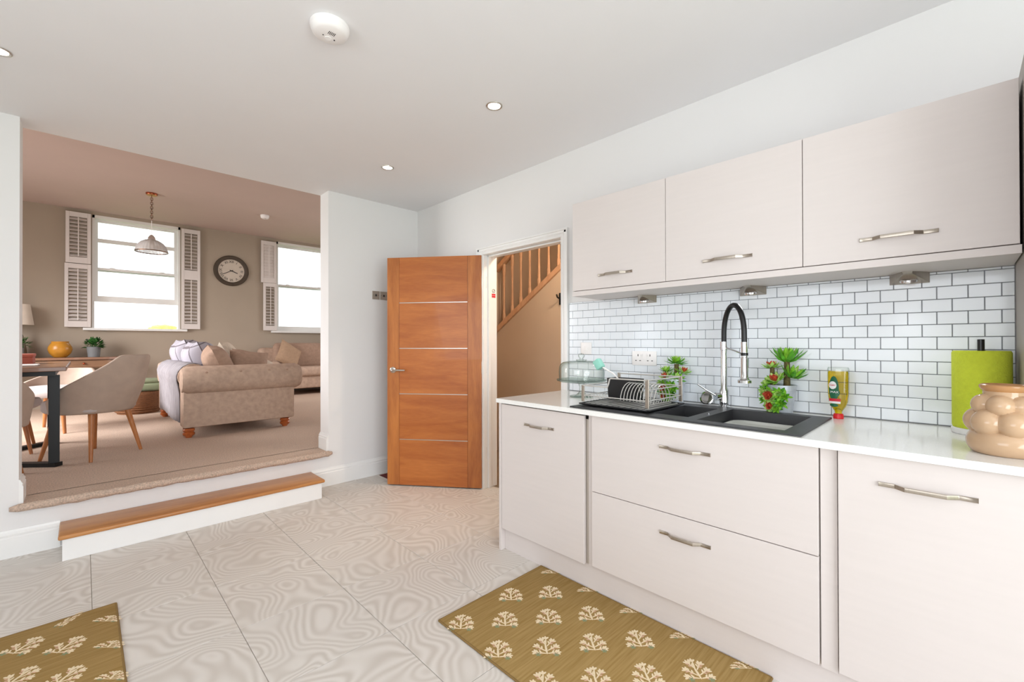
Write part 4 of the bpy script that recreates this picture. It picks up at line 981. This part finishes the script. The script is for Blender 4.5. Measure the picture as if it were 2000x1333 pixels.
# ---------------------------------------------------------------- pendant lamp
pd_ = thing('pendant_lamp', 'ribbed glass dome pendant lamp hanging from a chain in front of the window', 'pendant lamp', (-1.775, 3.755, HL)); bs = pd_.location; px_, py_ = -1.775, 3.755
MB(bs).lathe([(0, -.03), (.06, -.028), (.064, -.015), (.064, -.0005), (0, -.0005)], (px_, py_, HL), 24).build('ceiling_rose', 'copper', pd_, smooth=True)
nl = 11; z0 = HL - .03; zl_ = 2.91
for k in range(nl):
    zc = z0 - .018 - k * (z0 - zl_ - .03) / (nl - 1); pts = []
    for q in range(12):
        a = 2 * PI * q / 12; u = .013 * math.cos(a); v = .024 * math.sin(a)
        pts.append((px_ + (u if k % 2 else 0), py_ + (0 if k % 2 else u), zc + v))
    MB(bs).tube(pts, .0032, 5, True).build('chain_link', 'chain_metal', pd_, smooth=True)
MB(bs).tube([(px_, py_, zl_), (px_, py_, 2.70)], .0035, 6).build('cord', 'plastic_white', pd_)
zb = 2.475
prof = [(.175, 0), (.172, .02), (.155, .075), (.12, .125), (.07, .155), (.04, .165), (.034, .19), (.0, .215)]
def pfn(u, v):
    a = 2 * PI * u; k = v * (len(prof) - 2); i = min(int(k), len(prof) - 3); f = k - i
    r = prof[i][0] + (prof[i + 1][0] - prof[i][0]) * f; z_ = prof[i][1] + (prof[i + 1][1] - prof[i][1]) * f
    r *= 1 + .012 * math.cos(28 * a)
    return (px_ + r * math.cos(a), py_ + r * math.sin(a), zb + z_)
b = MB(bs); b.grid(pfn, 112, 16, True); b.build('glass_shade', 'pendant_glass', pd_, smooth=True, solid=.004)
MB(bs).shell([(.172, -.004), (.179, -.004), (.179, .008), (.172, .008)], (px_, py_, zb), 48).build('shade_rim', 'chain_metal', pd_, smooth=True)
MB(bs).lathe([(0, .16), (.042, .16), (.04, .19), (.026, .215), (.012, .23), (0, .232)], (px_, py_, zb), 20).build('lamp_cap', 'chrome', pd_, smooth=True)
MB(bs).ell((px_, py_, zb + .11), (.03, .03, .045), 14, 8).build('bulb', 'shade_linen', pd_, smooth=True)

# ---------------------------------------------------------------- sofas and cushions
def pillow(name, label, cat, c, sx, sy, th_, mats, rot, group=None, piping=None):
    b = MB()
    n_ = 15
    def zf(u, v): return (max(0, 1 - abs(u) ** 3.2) * max(0, 1 - abs(v) ** 3.2)) ** .5
    vs = []; fs = []
    for sgn in (1, -1):
        for i in range(n_):
            for j in range(n_):
                u = -1 + 2 * i / (n_ - 1); v = -1 + 2 * j / (n_ - 1)
                k = 1 - .07 * (1 - (abs(v)) ** 2) * abs(u) ** 2; k2 = 1 - .07 * (1 - abs(u) ** 2) * abs(v) ** 2
                vs.append((u * sx / 2 * k, v * sy / 2 * k2, sgn * zf(u, v) * th_ / 2))
    for l in range(2):
        for i in range(n_ - 1):
            for j in range(n_ - 1):
                q = [l * n_ * n_ + i * n_ + j, l * n_ * n_ + (i + 1) * n_ + j, l * n_ * n_ + (i + 1) * n_ + j + 1, l * n_ * n_ + i * n_ + j + 1]
                fs.append(q if l == 0 else q[::-1])
    b.add(vs, fs)
    o = b.build(name, mats, None, smooth=True, loc=c); o.rotation_euler = tuple(R(a) for a in rot); tag(o, label, cat, group); return o
sf = thing('sofa', 'taupe velvet sofa with rolled arms and bun feet, end towards the kitchen', 'sofa', (-1.2, 2.43, FL)); bs = sf.location
AX0, AX1, AY0, AY1 = -1.73, -.70, 1.475, 3.40
MB(bs).rbox((AX0 + .014, AY0 + .02, FL + .103), (AX1, AY1 - .02, FL + .42), .02, 2).build('base', 'sofa_taupe', sf, smooth=True)
for s_, ya in ((-1, AY0), (1, AY1)):
    MB(bs).rbox((AX0 + .0, min(ya, ya - s_ * .2), FL + .1), (AX1, max(ya, ya - s_ * .2), FL + .5), .018, 2).build('arm_panel', 'sofa_taupe', sf, smooth=True)
    b = MB(bs); yc = ya - s_ * .058; zc = FL + .57
    pts = [(-1.745, yc, zc), (-1.74, yc, zc), (-1.70, yc, zc), (-1.4, yc, zc), (-1.0, yc, zc), (-.68, yc, zc), (-.635, yc, zc), (-.622, yc, zc)]
    b.tube(pts, [.09, .115, .14, .142, .142, .14, .118, .08], 24); b.build('arm_roll', 'sofa_taupe', sf, smooth=True)
    for xx in (-1.55, -1.25, -.98, -.8):
        MB(bs).ell((xx, yc + s_ * .118, zc + .078), (.012, .008, .012), 8, 6).build('button', 'cushion_taupe', sf)
b = MB(bs); b.rbox((AX0 + .006, AY0 + .1, FL + .106), (AX0 + .24, AY1 - .1, FL + .70), .05, 3); b.build('back', 'sofa_taupe', sf, smooth=True)
MB(bs).tube([(AX0 + .105, AY0 + .13, FL + .60), (AX0 + .105, AY1 - .12, FL + .60)], .13, 20).build('back_roll', 'sofa_taupe', sf, smooth=True)
for k in range(2):
    y0 = AY0 + .22 + k * .735
    MB(bs).rbox((AX0 + .22, y0, FL + .40), (AX1 + .03, y0 + .73, FL + .55), .04, 3).build('seat_cushion', 'sofa_taupe', sf, smooth=True)
for fx in (-1.676, -.786):
    for fy in (AY0 + .06, AY1 - .1):
        MB(bs).lathe([(0, .0005), (.026, .0005), (.03, .012), (.05, .03), (.052, .045), (.04, .056), (.046, .064), (.052, .076), (.044, .09), (.05, .0955), (0, .0955)], (fx, fy, FL), 20).build('bun_foot', 'bun_foot', sf, smooth=True)
# throw over the sofa back
tw_ = MB((AX0, 2.6, FL)); prof = [(AX0 - .001, FL + .13), (AX0 - .003, FL + .42), (AX0 - .012, FL + .50)] + [(AX0 + .105 + .136 * math.cos(R(a)), FL + .60 + .136 * math.sin(R(a))) for a in (195, 175, 155, 130, 105, 80, 55, 30, 5)]
def tfn(u, v):
    k = v * (len(prof) - 1); i = min(int(k), len(prof) - 2); f = k - i
    x = prof[i][0] + (prof[i + 1][0] - prof[i][0]) * f; z_ = prof[i][1] + (prof[i + 1][1] - prof[i][1]) * f
    y = 1.655 + u * 1.62 + .01 * math.sin(9 * v)
    return (x - .003 * (1 + math.sin(y * 34)) * (1 if v < .3 else .2), y, z_ + .012 * math.sin(y * 5) * (v < .05))
tw_.grid(tfn, 60, 34); tag(tw_.build('throw_blanket', 'throw_grey', smooth=True, solid=.006), 'grey throw draped over the back of the near sofa', 'throw')
cg = 'loose cushions on the near sofa'
pillow('cushion', 'large pale checked cushion at the far end of the near sofa back', 'cushion', (-1.46, 2.98, 1.05), .52, .62, .34, 'check_fabric', (0, 66, 0), cg)
pillow('cushion', 'second pale checked cushion beside the brown one on the near sofa', 'cushion', (-1.43, 2.34, 1.03), .50, .56, .34, 'check_fabric', (0, 66, 0), cg)
pillow('cushion', 'plain brown square cushion leaning on the near sofa arm', 'cushion', (-1.36, 1.88, 1.0), .44, .44, .26, 'cushion_taupe', (18, 66, 12), cg)
pillow('cushion', 'fluffy cream cushion on top of the near sofa cushions', 'cushion', (-1.02, 2.92, 1.07), .46, .48, .18, 'cushion_cream', (0, 58, -16), cg)
pillow('cushion', 'brown cushion with pulled centre behind the near sofa arm', 'cushion', (-1.06, 1.90, .975), .40, .40, .17, 'cushion_taupe', (60, 6, -6), cg)
pillow('cushion', 'small brown cushion in the middle of the near sofa', 'cushion', (-.95, 2.42, 1.0), .36, .34, .16, 'cushion_taupe', (55, 14, 10), cg)
pillow('cushion', 'pale striped cushion at the front of the near sofa', 'cushion', (-.84, 2.25, .93), .40, .36, .17, 'cushion_cream', (30, 8, 20), cg)
# far sofa
s2 = thing('sofa', 'taupe sofa against the far wall under the right window', 'sofa', (.85, 4.9, FL)); bs = s2.location
MB(bs).rbox((-.06, 4.52, FL + .12), (1.95, 5.33, FL + .36), .03, 2).build('base', 'sofa_taupe', s2, smooth=True)
MB(bs).rbox((-.12, 5.08, FL + .3), (1.95, 5.35, FL + .86), .07, 3).build('back', 'sofa_taupe', s2, smooth=True)
for x0 in (-.16, 1.80): MB(bs).rbox((x0, 4.5, FL + .12), (x0 + .24, 5.3, FL + .62), .08, 3).build('arm', 'sofa_taupe', s2, smooth=True)
for x0 in (.08, .945):
    MB(bs).rbox((x0, 4.46, FL + .34), (x0 + .86, 5.12, FL + .51), .05, 3).build('seat_cushion', 'sofa_taupe', s2, smooth=True)
    MB(bs).rbox((x0, 4.92, FL + .48), (x0 + .86, 5.12, FL + .95), .07, 3, Matrix.Translation((0, 0, 0))).build('back_cushion', 'cushion_taupe', s2, smooth=True)
for fx in (0.0, 1.85):
    for fy in (4.58, 5.25): MB(bs).lathe([(0, .0005), (.025, .0005), (.03, .12), (0, .12)], (fx, fy, FL), 10).build('leg', 'bun_foot', s2)
pillow('cushion', 'tan square cushion tilted on the far sofa', 'cushion', (.28, 4.80, 1.02), .46, .46, .15, 'cushion_tan', (70, 32, 14))

# ---------------------------------------------------------------- dining chairs
def make_chair(label, loc, rz, hb=.85, sc=1.0):
    t = thing('dining_chair', label, 'chair', loc, rz, group='upholstered tub dining chairs')
    t.scale = (sc, sc, 1)
    # local frame: faces +Y, back at -Y
    def shell(u, v):
        a = R(-138 + 276 * u)          # 0 = straight back
        edge = abs(a) / R(138)
        x = .275 * math.sin(a); y = -.275 * math.cos(a)
        topz = hb - (hb - .425) * max(0, (edge - .20) / .80) ** .8
        z_ = .375 + (topz - .375) * v
        h_ = (z_ - .375) / .45
        lean = .13 * h_ * (1.15 - edge)
        k = .90 + .12 * min(1, h_ * 2.2)
        return (x * k, y * k - lean, z_)
    b = MB(); b.grid(shell, 41, 14); b.build('backrest', 'chair_fabric', t, smooth=True, solid=.035, sub=1)
    b = MB(); pts = rr_loop(-.235, .235, -.235, .27, .13, .0)
    n_ = len(pts); vs = []
    for z_, s_ in ((.38, .94), (.40, 1.0), (.455, 1.0), (.475, .95), (.48, .85)): vs += [(p[0] * s_, p[1] * s_, z_) for p in pts]
    fs = [tuple(range(n_))[::-1], tuple(4 * n_ + i for i in range(n_))]
    for l in range(4):
        for i in range(n_): fs.append((l * n_ + i, l * n_ + (i + 1) % n_, (l + 1) * n_ + (i + 1) % n_, (l + 1) * n_ + i))
    b.add(vs, fs); b.build('seat', 'seat_fabric', t, smooth=True)
    for sx in (-1, 1):
        for sy in (-1, 1):
            MB().tube([(sx * .15, sy * .15 - .005, .385), (sx * .218, sy * .218 - .005, .0005)], [.023, .012], 12).build('leg', 'oak_leg', t, smooth=True)
    return t
ch = 'taupe upholstered tub dining chair '
make_chair(ch + 'with its back to the sofa, right of the dining table', (-2.375, 1.255, FL), R(42))
make_chair('low cream upholstered tub armchair on the far side of the dining table', (-2.66, 3.02, FL), R(150), .66, 1.12)
make_chair(ch + 'half hidden behind the wall at the left of the table', (-3.05, 2.0, FL), R(210)) if 0 else None
make_chair(ch + 'almost hidden by the left edge of the opening', (-2.965, .66, FL), R(0))
so = thing('padded_stool', 'padded stool on splayed wooden legs tucked under the dining table', 'stool', (-2.93, 1.86, FL))
MB(so.location).lathe([(0, .375), (.2, .378), (.235, .40), (.24, .43), (.225, .46), (.15, .475), (0, .478)], tuple(so.location), 32).build('seat', 'seat_fabric', so, smooth=True)
for q in range(4):
    a = R(45 + 90 * q)
    MB(so.location).tube([(-2.93 + .17 * math.cos(a), 1.86 + .17 * math.sin(a), FL + .378), (-2.93 + .26 * math.cos(a), 1.86 + .26 * math.sin(a), FL + .0005)], [.019, .011], 12).build('leg', 'oak_leg', so, smooth=True)
# ---------------------------------------------------------------- dining table
tb = thing('dining_table', 'dark wooden dining table on a black steel cross frame', 'table', (-3.2, 1.55, FL)); bs = tb.location
MB(bs).rbox((-3.95, .80, FL + .735), (-2.52, 2.3, FL + .768), .004, 1).build('table_top', 'walnut_top', tb)
MB(bs).box((-3.88, .88, FL + .70), (-2.58, .94, FL + .7345)).box((-3.88, 2.16, FL + .70), (-2.58, 2.22, FL + .7345)).box((-2.64, .94, FL + .70), (-2.58, 2.16, FL + .7345)).build('apron_frame', 'black_metal', tb)
cs_ = [(-2.59, 1.0), (-2.64, 2.12), (-3.85, 2.12), (-3.85, 1.0)]
for x, y in cs_: MB(bs).box((x - .03, y - .02, FL + .0305), (x + .03, y + .02, FL + .6995)).build('leg', 'black_metal', tb)
for a, c in ((0, 2), (1, 3)):
    p, q = Vector(cs_[a] + (0,)), Vector(cs_[c] + (0,)); dd = (q - p); an = math.atan2(dd.y, dd.x)
    zz = .0005 if a == 0 else .0008
    MB(bs).box((-.035, -.03, 0), (dd.length + .035, .03, .0295), Matrix.Translation((p.x, p.y, FL + zz)) @ Matrix.Rotation(an, 4, 'Z')).build('foot_bar', 'black_metal', tb)
zt_ = FL + .7685
bx = thing('red_box', 'terracotta red lidded box on the dining table', 'box', (-3.0, 1.75, zt_)); bs = bx.location
MB(bs).rbox((-3.2, 1.6, zt_), (-2.735, 1.86, zt_ + .06), .003, 1).build('tray', 'box_red', bx); MB(bs).rbox((-3.205, 1.595, zt_ + .0605), (-2.73, 1.865, zt_ + .085), .003, 1).build('lid', 'box_red', bx)
pm = MB((-2.8, 1.2, zt_)); pm.rbox((-3.1, 1.05, zt_ + .0003), (-2.68, 1.33, zt_ + .010), .003, 1); tag(pm.build('placemat', 'paper', bevel=0), 'white folded placemat on the corner of the dining table', 'placemat')
# ---------------------------------------------------------------- console table and what stands on it
cn = thing('console_table', 'wooden console table with drawer under the left window', 'console table', (-2.7, 5.15, FL)); bs = cn.location
MB(bs).rbox((-3.55, 4.93, FL + .71), (-2.02, 5.37, FL + .745), .006, 2).build('top', 'walnut_top', cn)
MB(bs).box((-3.5, 4.98, FL + .59), (-2.06, 5.34, FL + .7095)).build('frame', 'console_wood', cn)
for x0, x1 in ((-3.47, -2.80), (-2.76, -2.09)):
    dw = MB(bs).rbox((x0, 4.962, FL + .605), (x1, 4.9795, FL + .70), .003, 1).build('drawer', 'console_wood', cn)
    MB(bs).ell(((x0 + x1) / 2, 4.945, FL + .655), (.016, .016, .016), 10, 6).build('knob', 'copper', dw, smooth=True)
for x in (-3.46, -2.1):
    for y in (5.02, 5.3): MB(bs).box((x - .03, y - .03, FL + .0005), (x + .03, y + .03, FL + .5895)).build('leg', 'console_wood', cn)
MB(bs).box((-3.5, 4.99, FL + .16), (-2.06, 5.33, FL + .19)).build('lower_shelf', 'console_wood', cn) if 0 else None
zc_ = FL + .7455
vb = thing('ochre_vase', 'squat round ochre glazed vase on the console table', 'vase', (-2.668, 5.12, zc_)); c = tuple(vb.location)
MB(c).lathe([(0, .0005), (.06, .0005), (.075, .012), (.112, .06), (.127, .11), (.122, .15), (.10, .195), (.088, .21), (.092, .228), (.084, .228), (.08, .21), (.092, .19), (.12, .13), (.12, .1), (.06, .015), (0, .01)], c, 32).build('body', 'ochre_glaze', vb, smooth=True)
def bushy(label, x, y, z_, pr, ph__, spread, n_, seed, name='potted_plant'):
    random.seed(seed); t = thing(name, label, 'plant', (x, y, z_), group=None); c = (x, y, z_)
    MB(c).lathe([(0, .0005), (pr * .8, .0005), (pr, ph__), (pr * .92, ph__), (pr * .75, .01), (0, .01)], c, 24).build('pot', 'pot_grey', t, smooth=True)
    MB(c).lathe([(0, ph__ * .86), (pr * .9, ph__ * .86), (0, ph__ * .9)], c, 16).build('soil', 'soil', t)
    b = MB(c)
    for k in range(n_):
        a = random.uniform(0, 2 * PI); e = random.uniform(-.25, 1.25); L = random.uniform(.5, 1) * spread
        d = Vector((math.cos(a) * math.cos(e), math.sin(a) * math.cos(e), math.sin(e)))
        o = Vector((x, y, z_ + ph__ + spread * .1)) + d * L * .62
        leaf_add(b, o, (d + Vector((random.uniform(-.6, .6), random.uniform(-.6, .6), -.3))).normalized(), Vector((0, 0, 1)) - d * .2, .06, .042)
    b.build('foliage', 'leaf_dark', t)
    for k in range(6):
        a = 2 * PI * k / 6
        MB(c).tube([(x, y, z_ + ph__ * .87), (x + .4 * spread * math.cos(a), y + .4 * spread * math.sin(a), z_ + ph__ + spread * .45)], .004, 5).build('stem', 'leaf_dark', t)
    return t
bushy('leafy green plant in grey pot on the console table', -2.32, 5.12, zc_, .08, .15, .15, 130, 4)
bushy('small dark plant beside the lamp at the left of the console', -3.06, 4.99, zc_, .06, .16, .16, 60, 9)
lp = thing('table_lamp', 'table lamp with pale linen shade at the left of the console', 'lamp', (-3.06, 5.24, zc_)); c = tuple(lp.location)
MB(c).lathe([(0, .0005), (.07, .0005), (.075, .03), (.06, .16), (.035, .30), (.014, .36), (.012, .5), (0, .5)], c, 20).build('base', 'stoneware', lp, smooth=True)
MB(c).shell([(.135, .46), (.132, .46), (.095, .745), (.098, .745)], c, 28).build('shade', 'shade_linen', lp, smooth=True)
# ---------------------------------------------------------------- basket with folded blanket
bk = thing('wicker_basket', 'brown wicker basket on the carpet behind the dining chair', 'basket', (-1.89, 4.0, FL)); c = tuple(bk.location)
b = MB(c)
b.lathe([(0, .0005), (.22, .0005), (.25, .12), (.255, .26), (.24, .29), (.228, .28), (.235, .12), (.2, .015), (0, .015)], c, 36, None)
b.build('body', 'wicker', bk, smooth=True)
for k in range(9): MB(c).shell([(.232 + .0022 * k, .02 + k * .028), (.249 + .001 * k, .034 + k * .028), (.234 + .0022 * k, .044 + k * .028)], c, 36).build('woven_band', 'wicker', bk, smooth=True)
bl = MB((-1.89, 4.0, FL + .292)); bl.rbox((-2.06, 3.86, FL + .2915), (-1.66, 4.14, FL + .40), .03, 3).rbox((-2.05, 3.87, FL + .395), (-1.67, 4.13, FL + .46), .028, 3)
tag(bl.build('folded_blanket', 'sage', smooth=True), 'sage green folded blanket on top of the wicker basket', 'blanket')
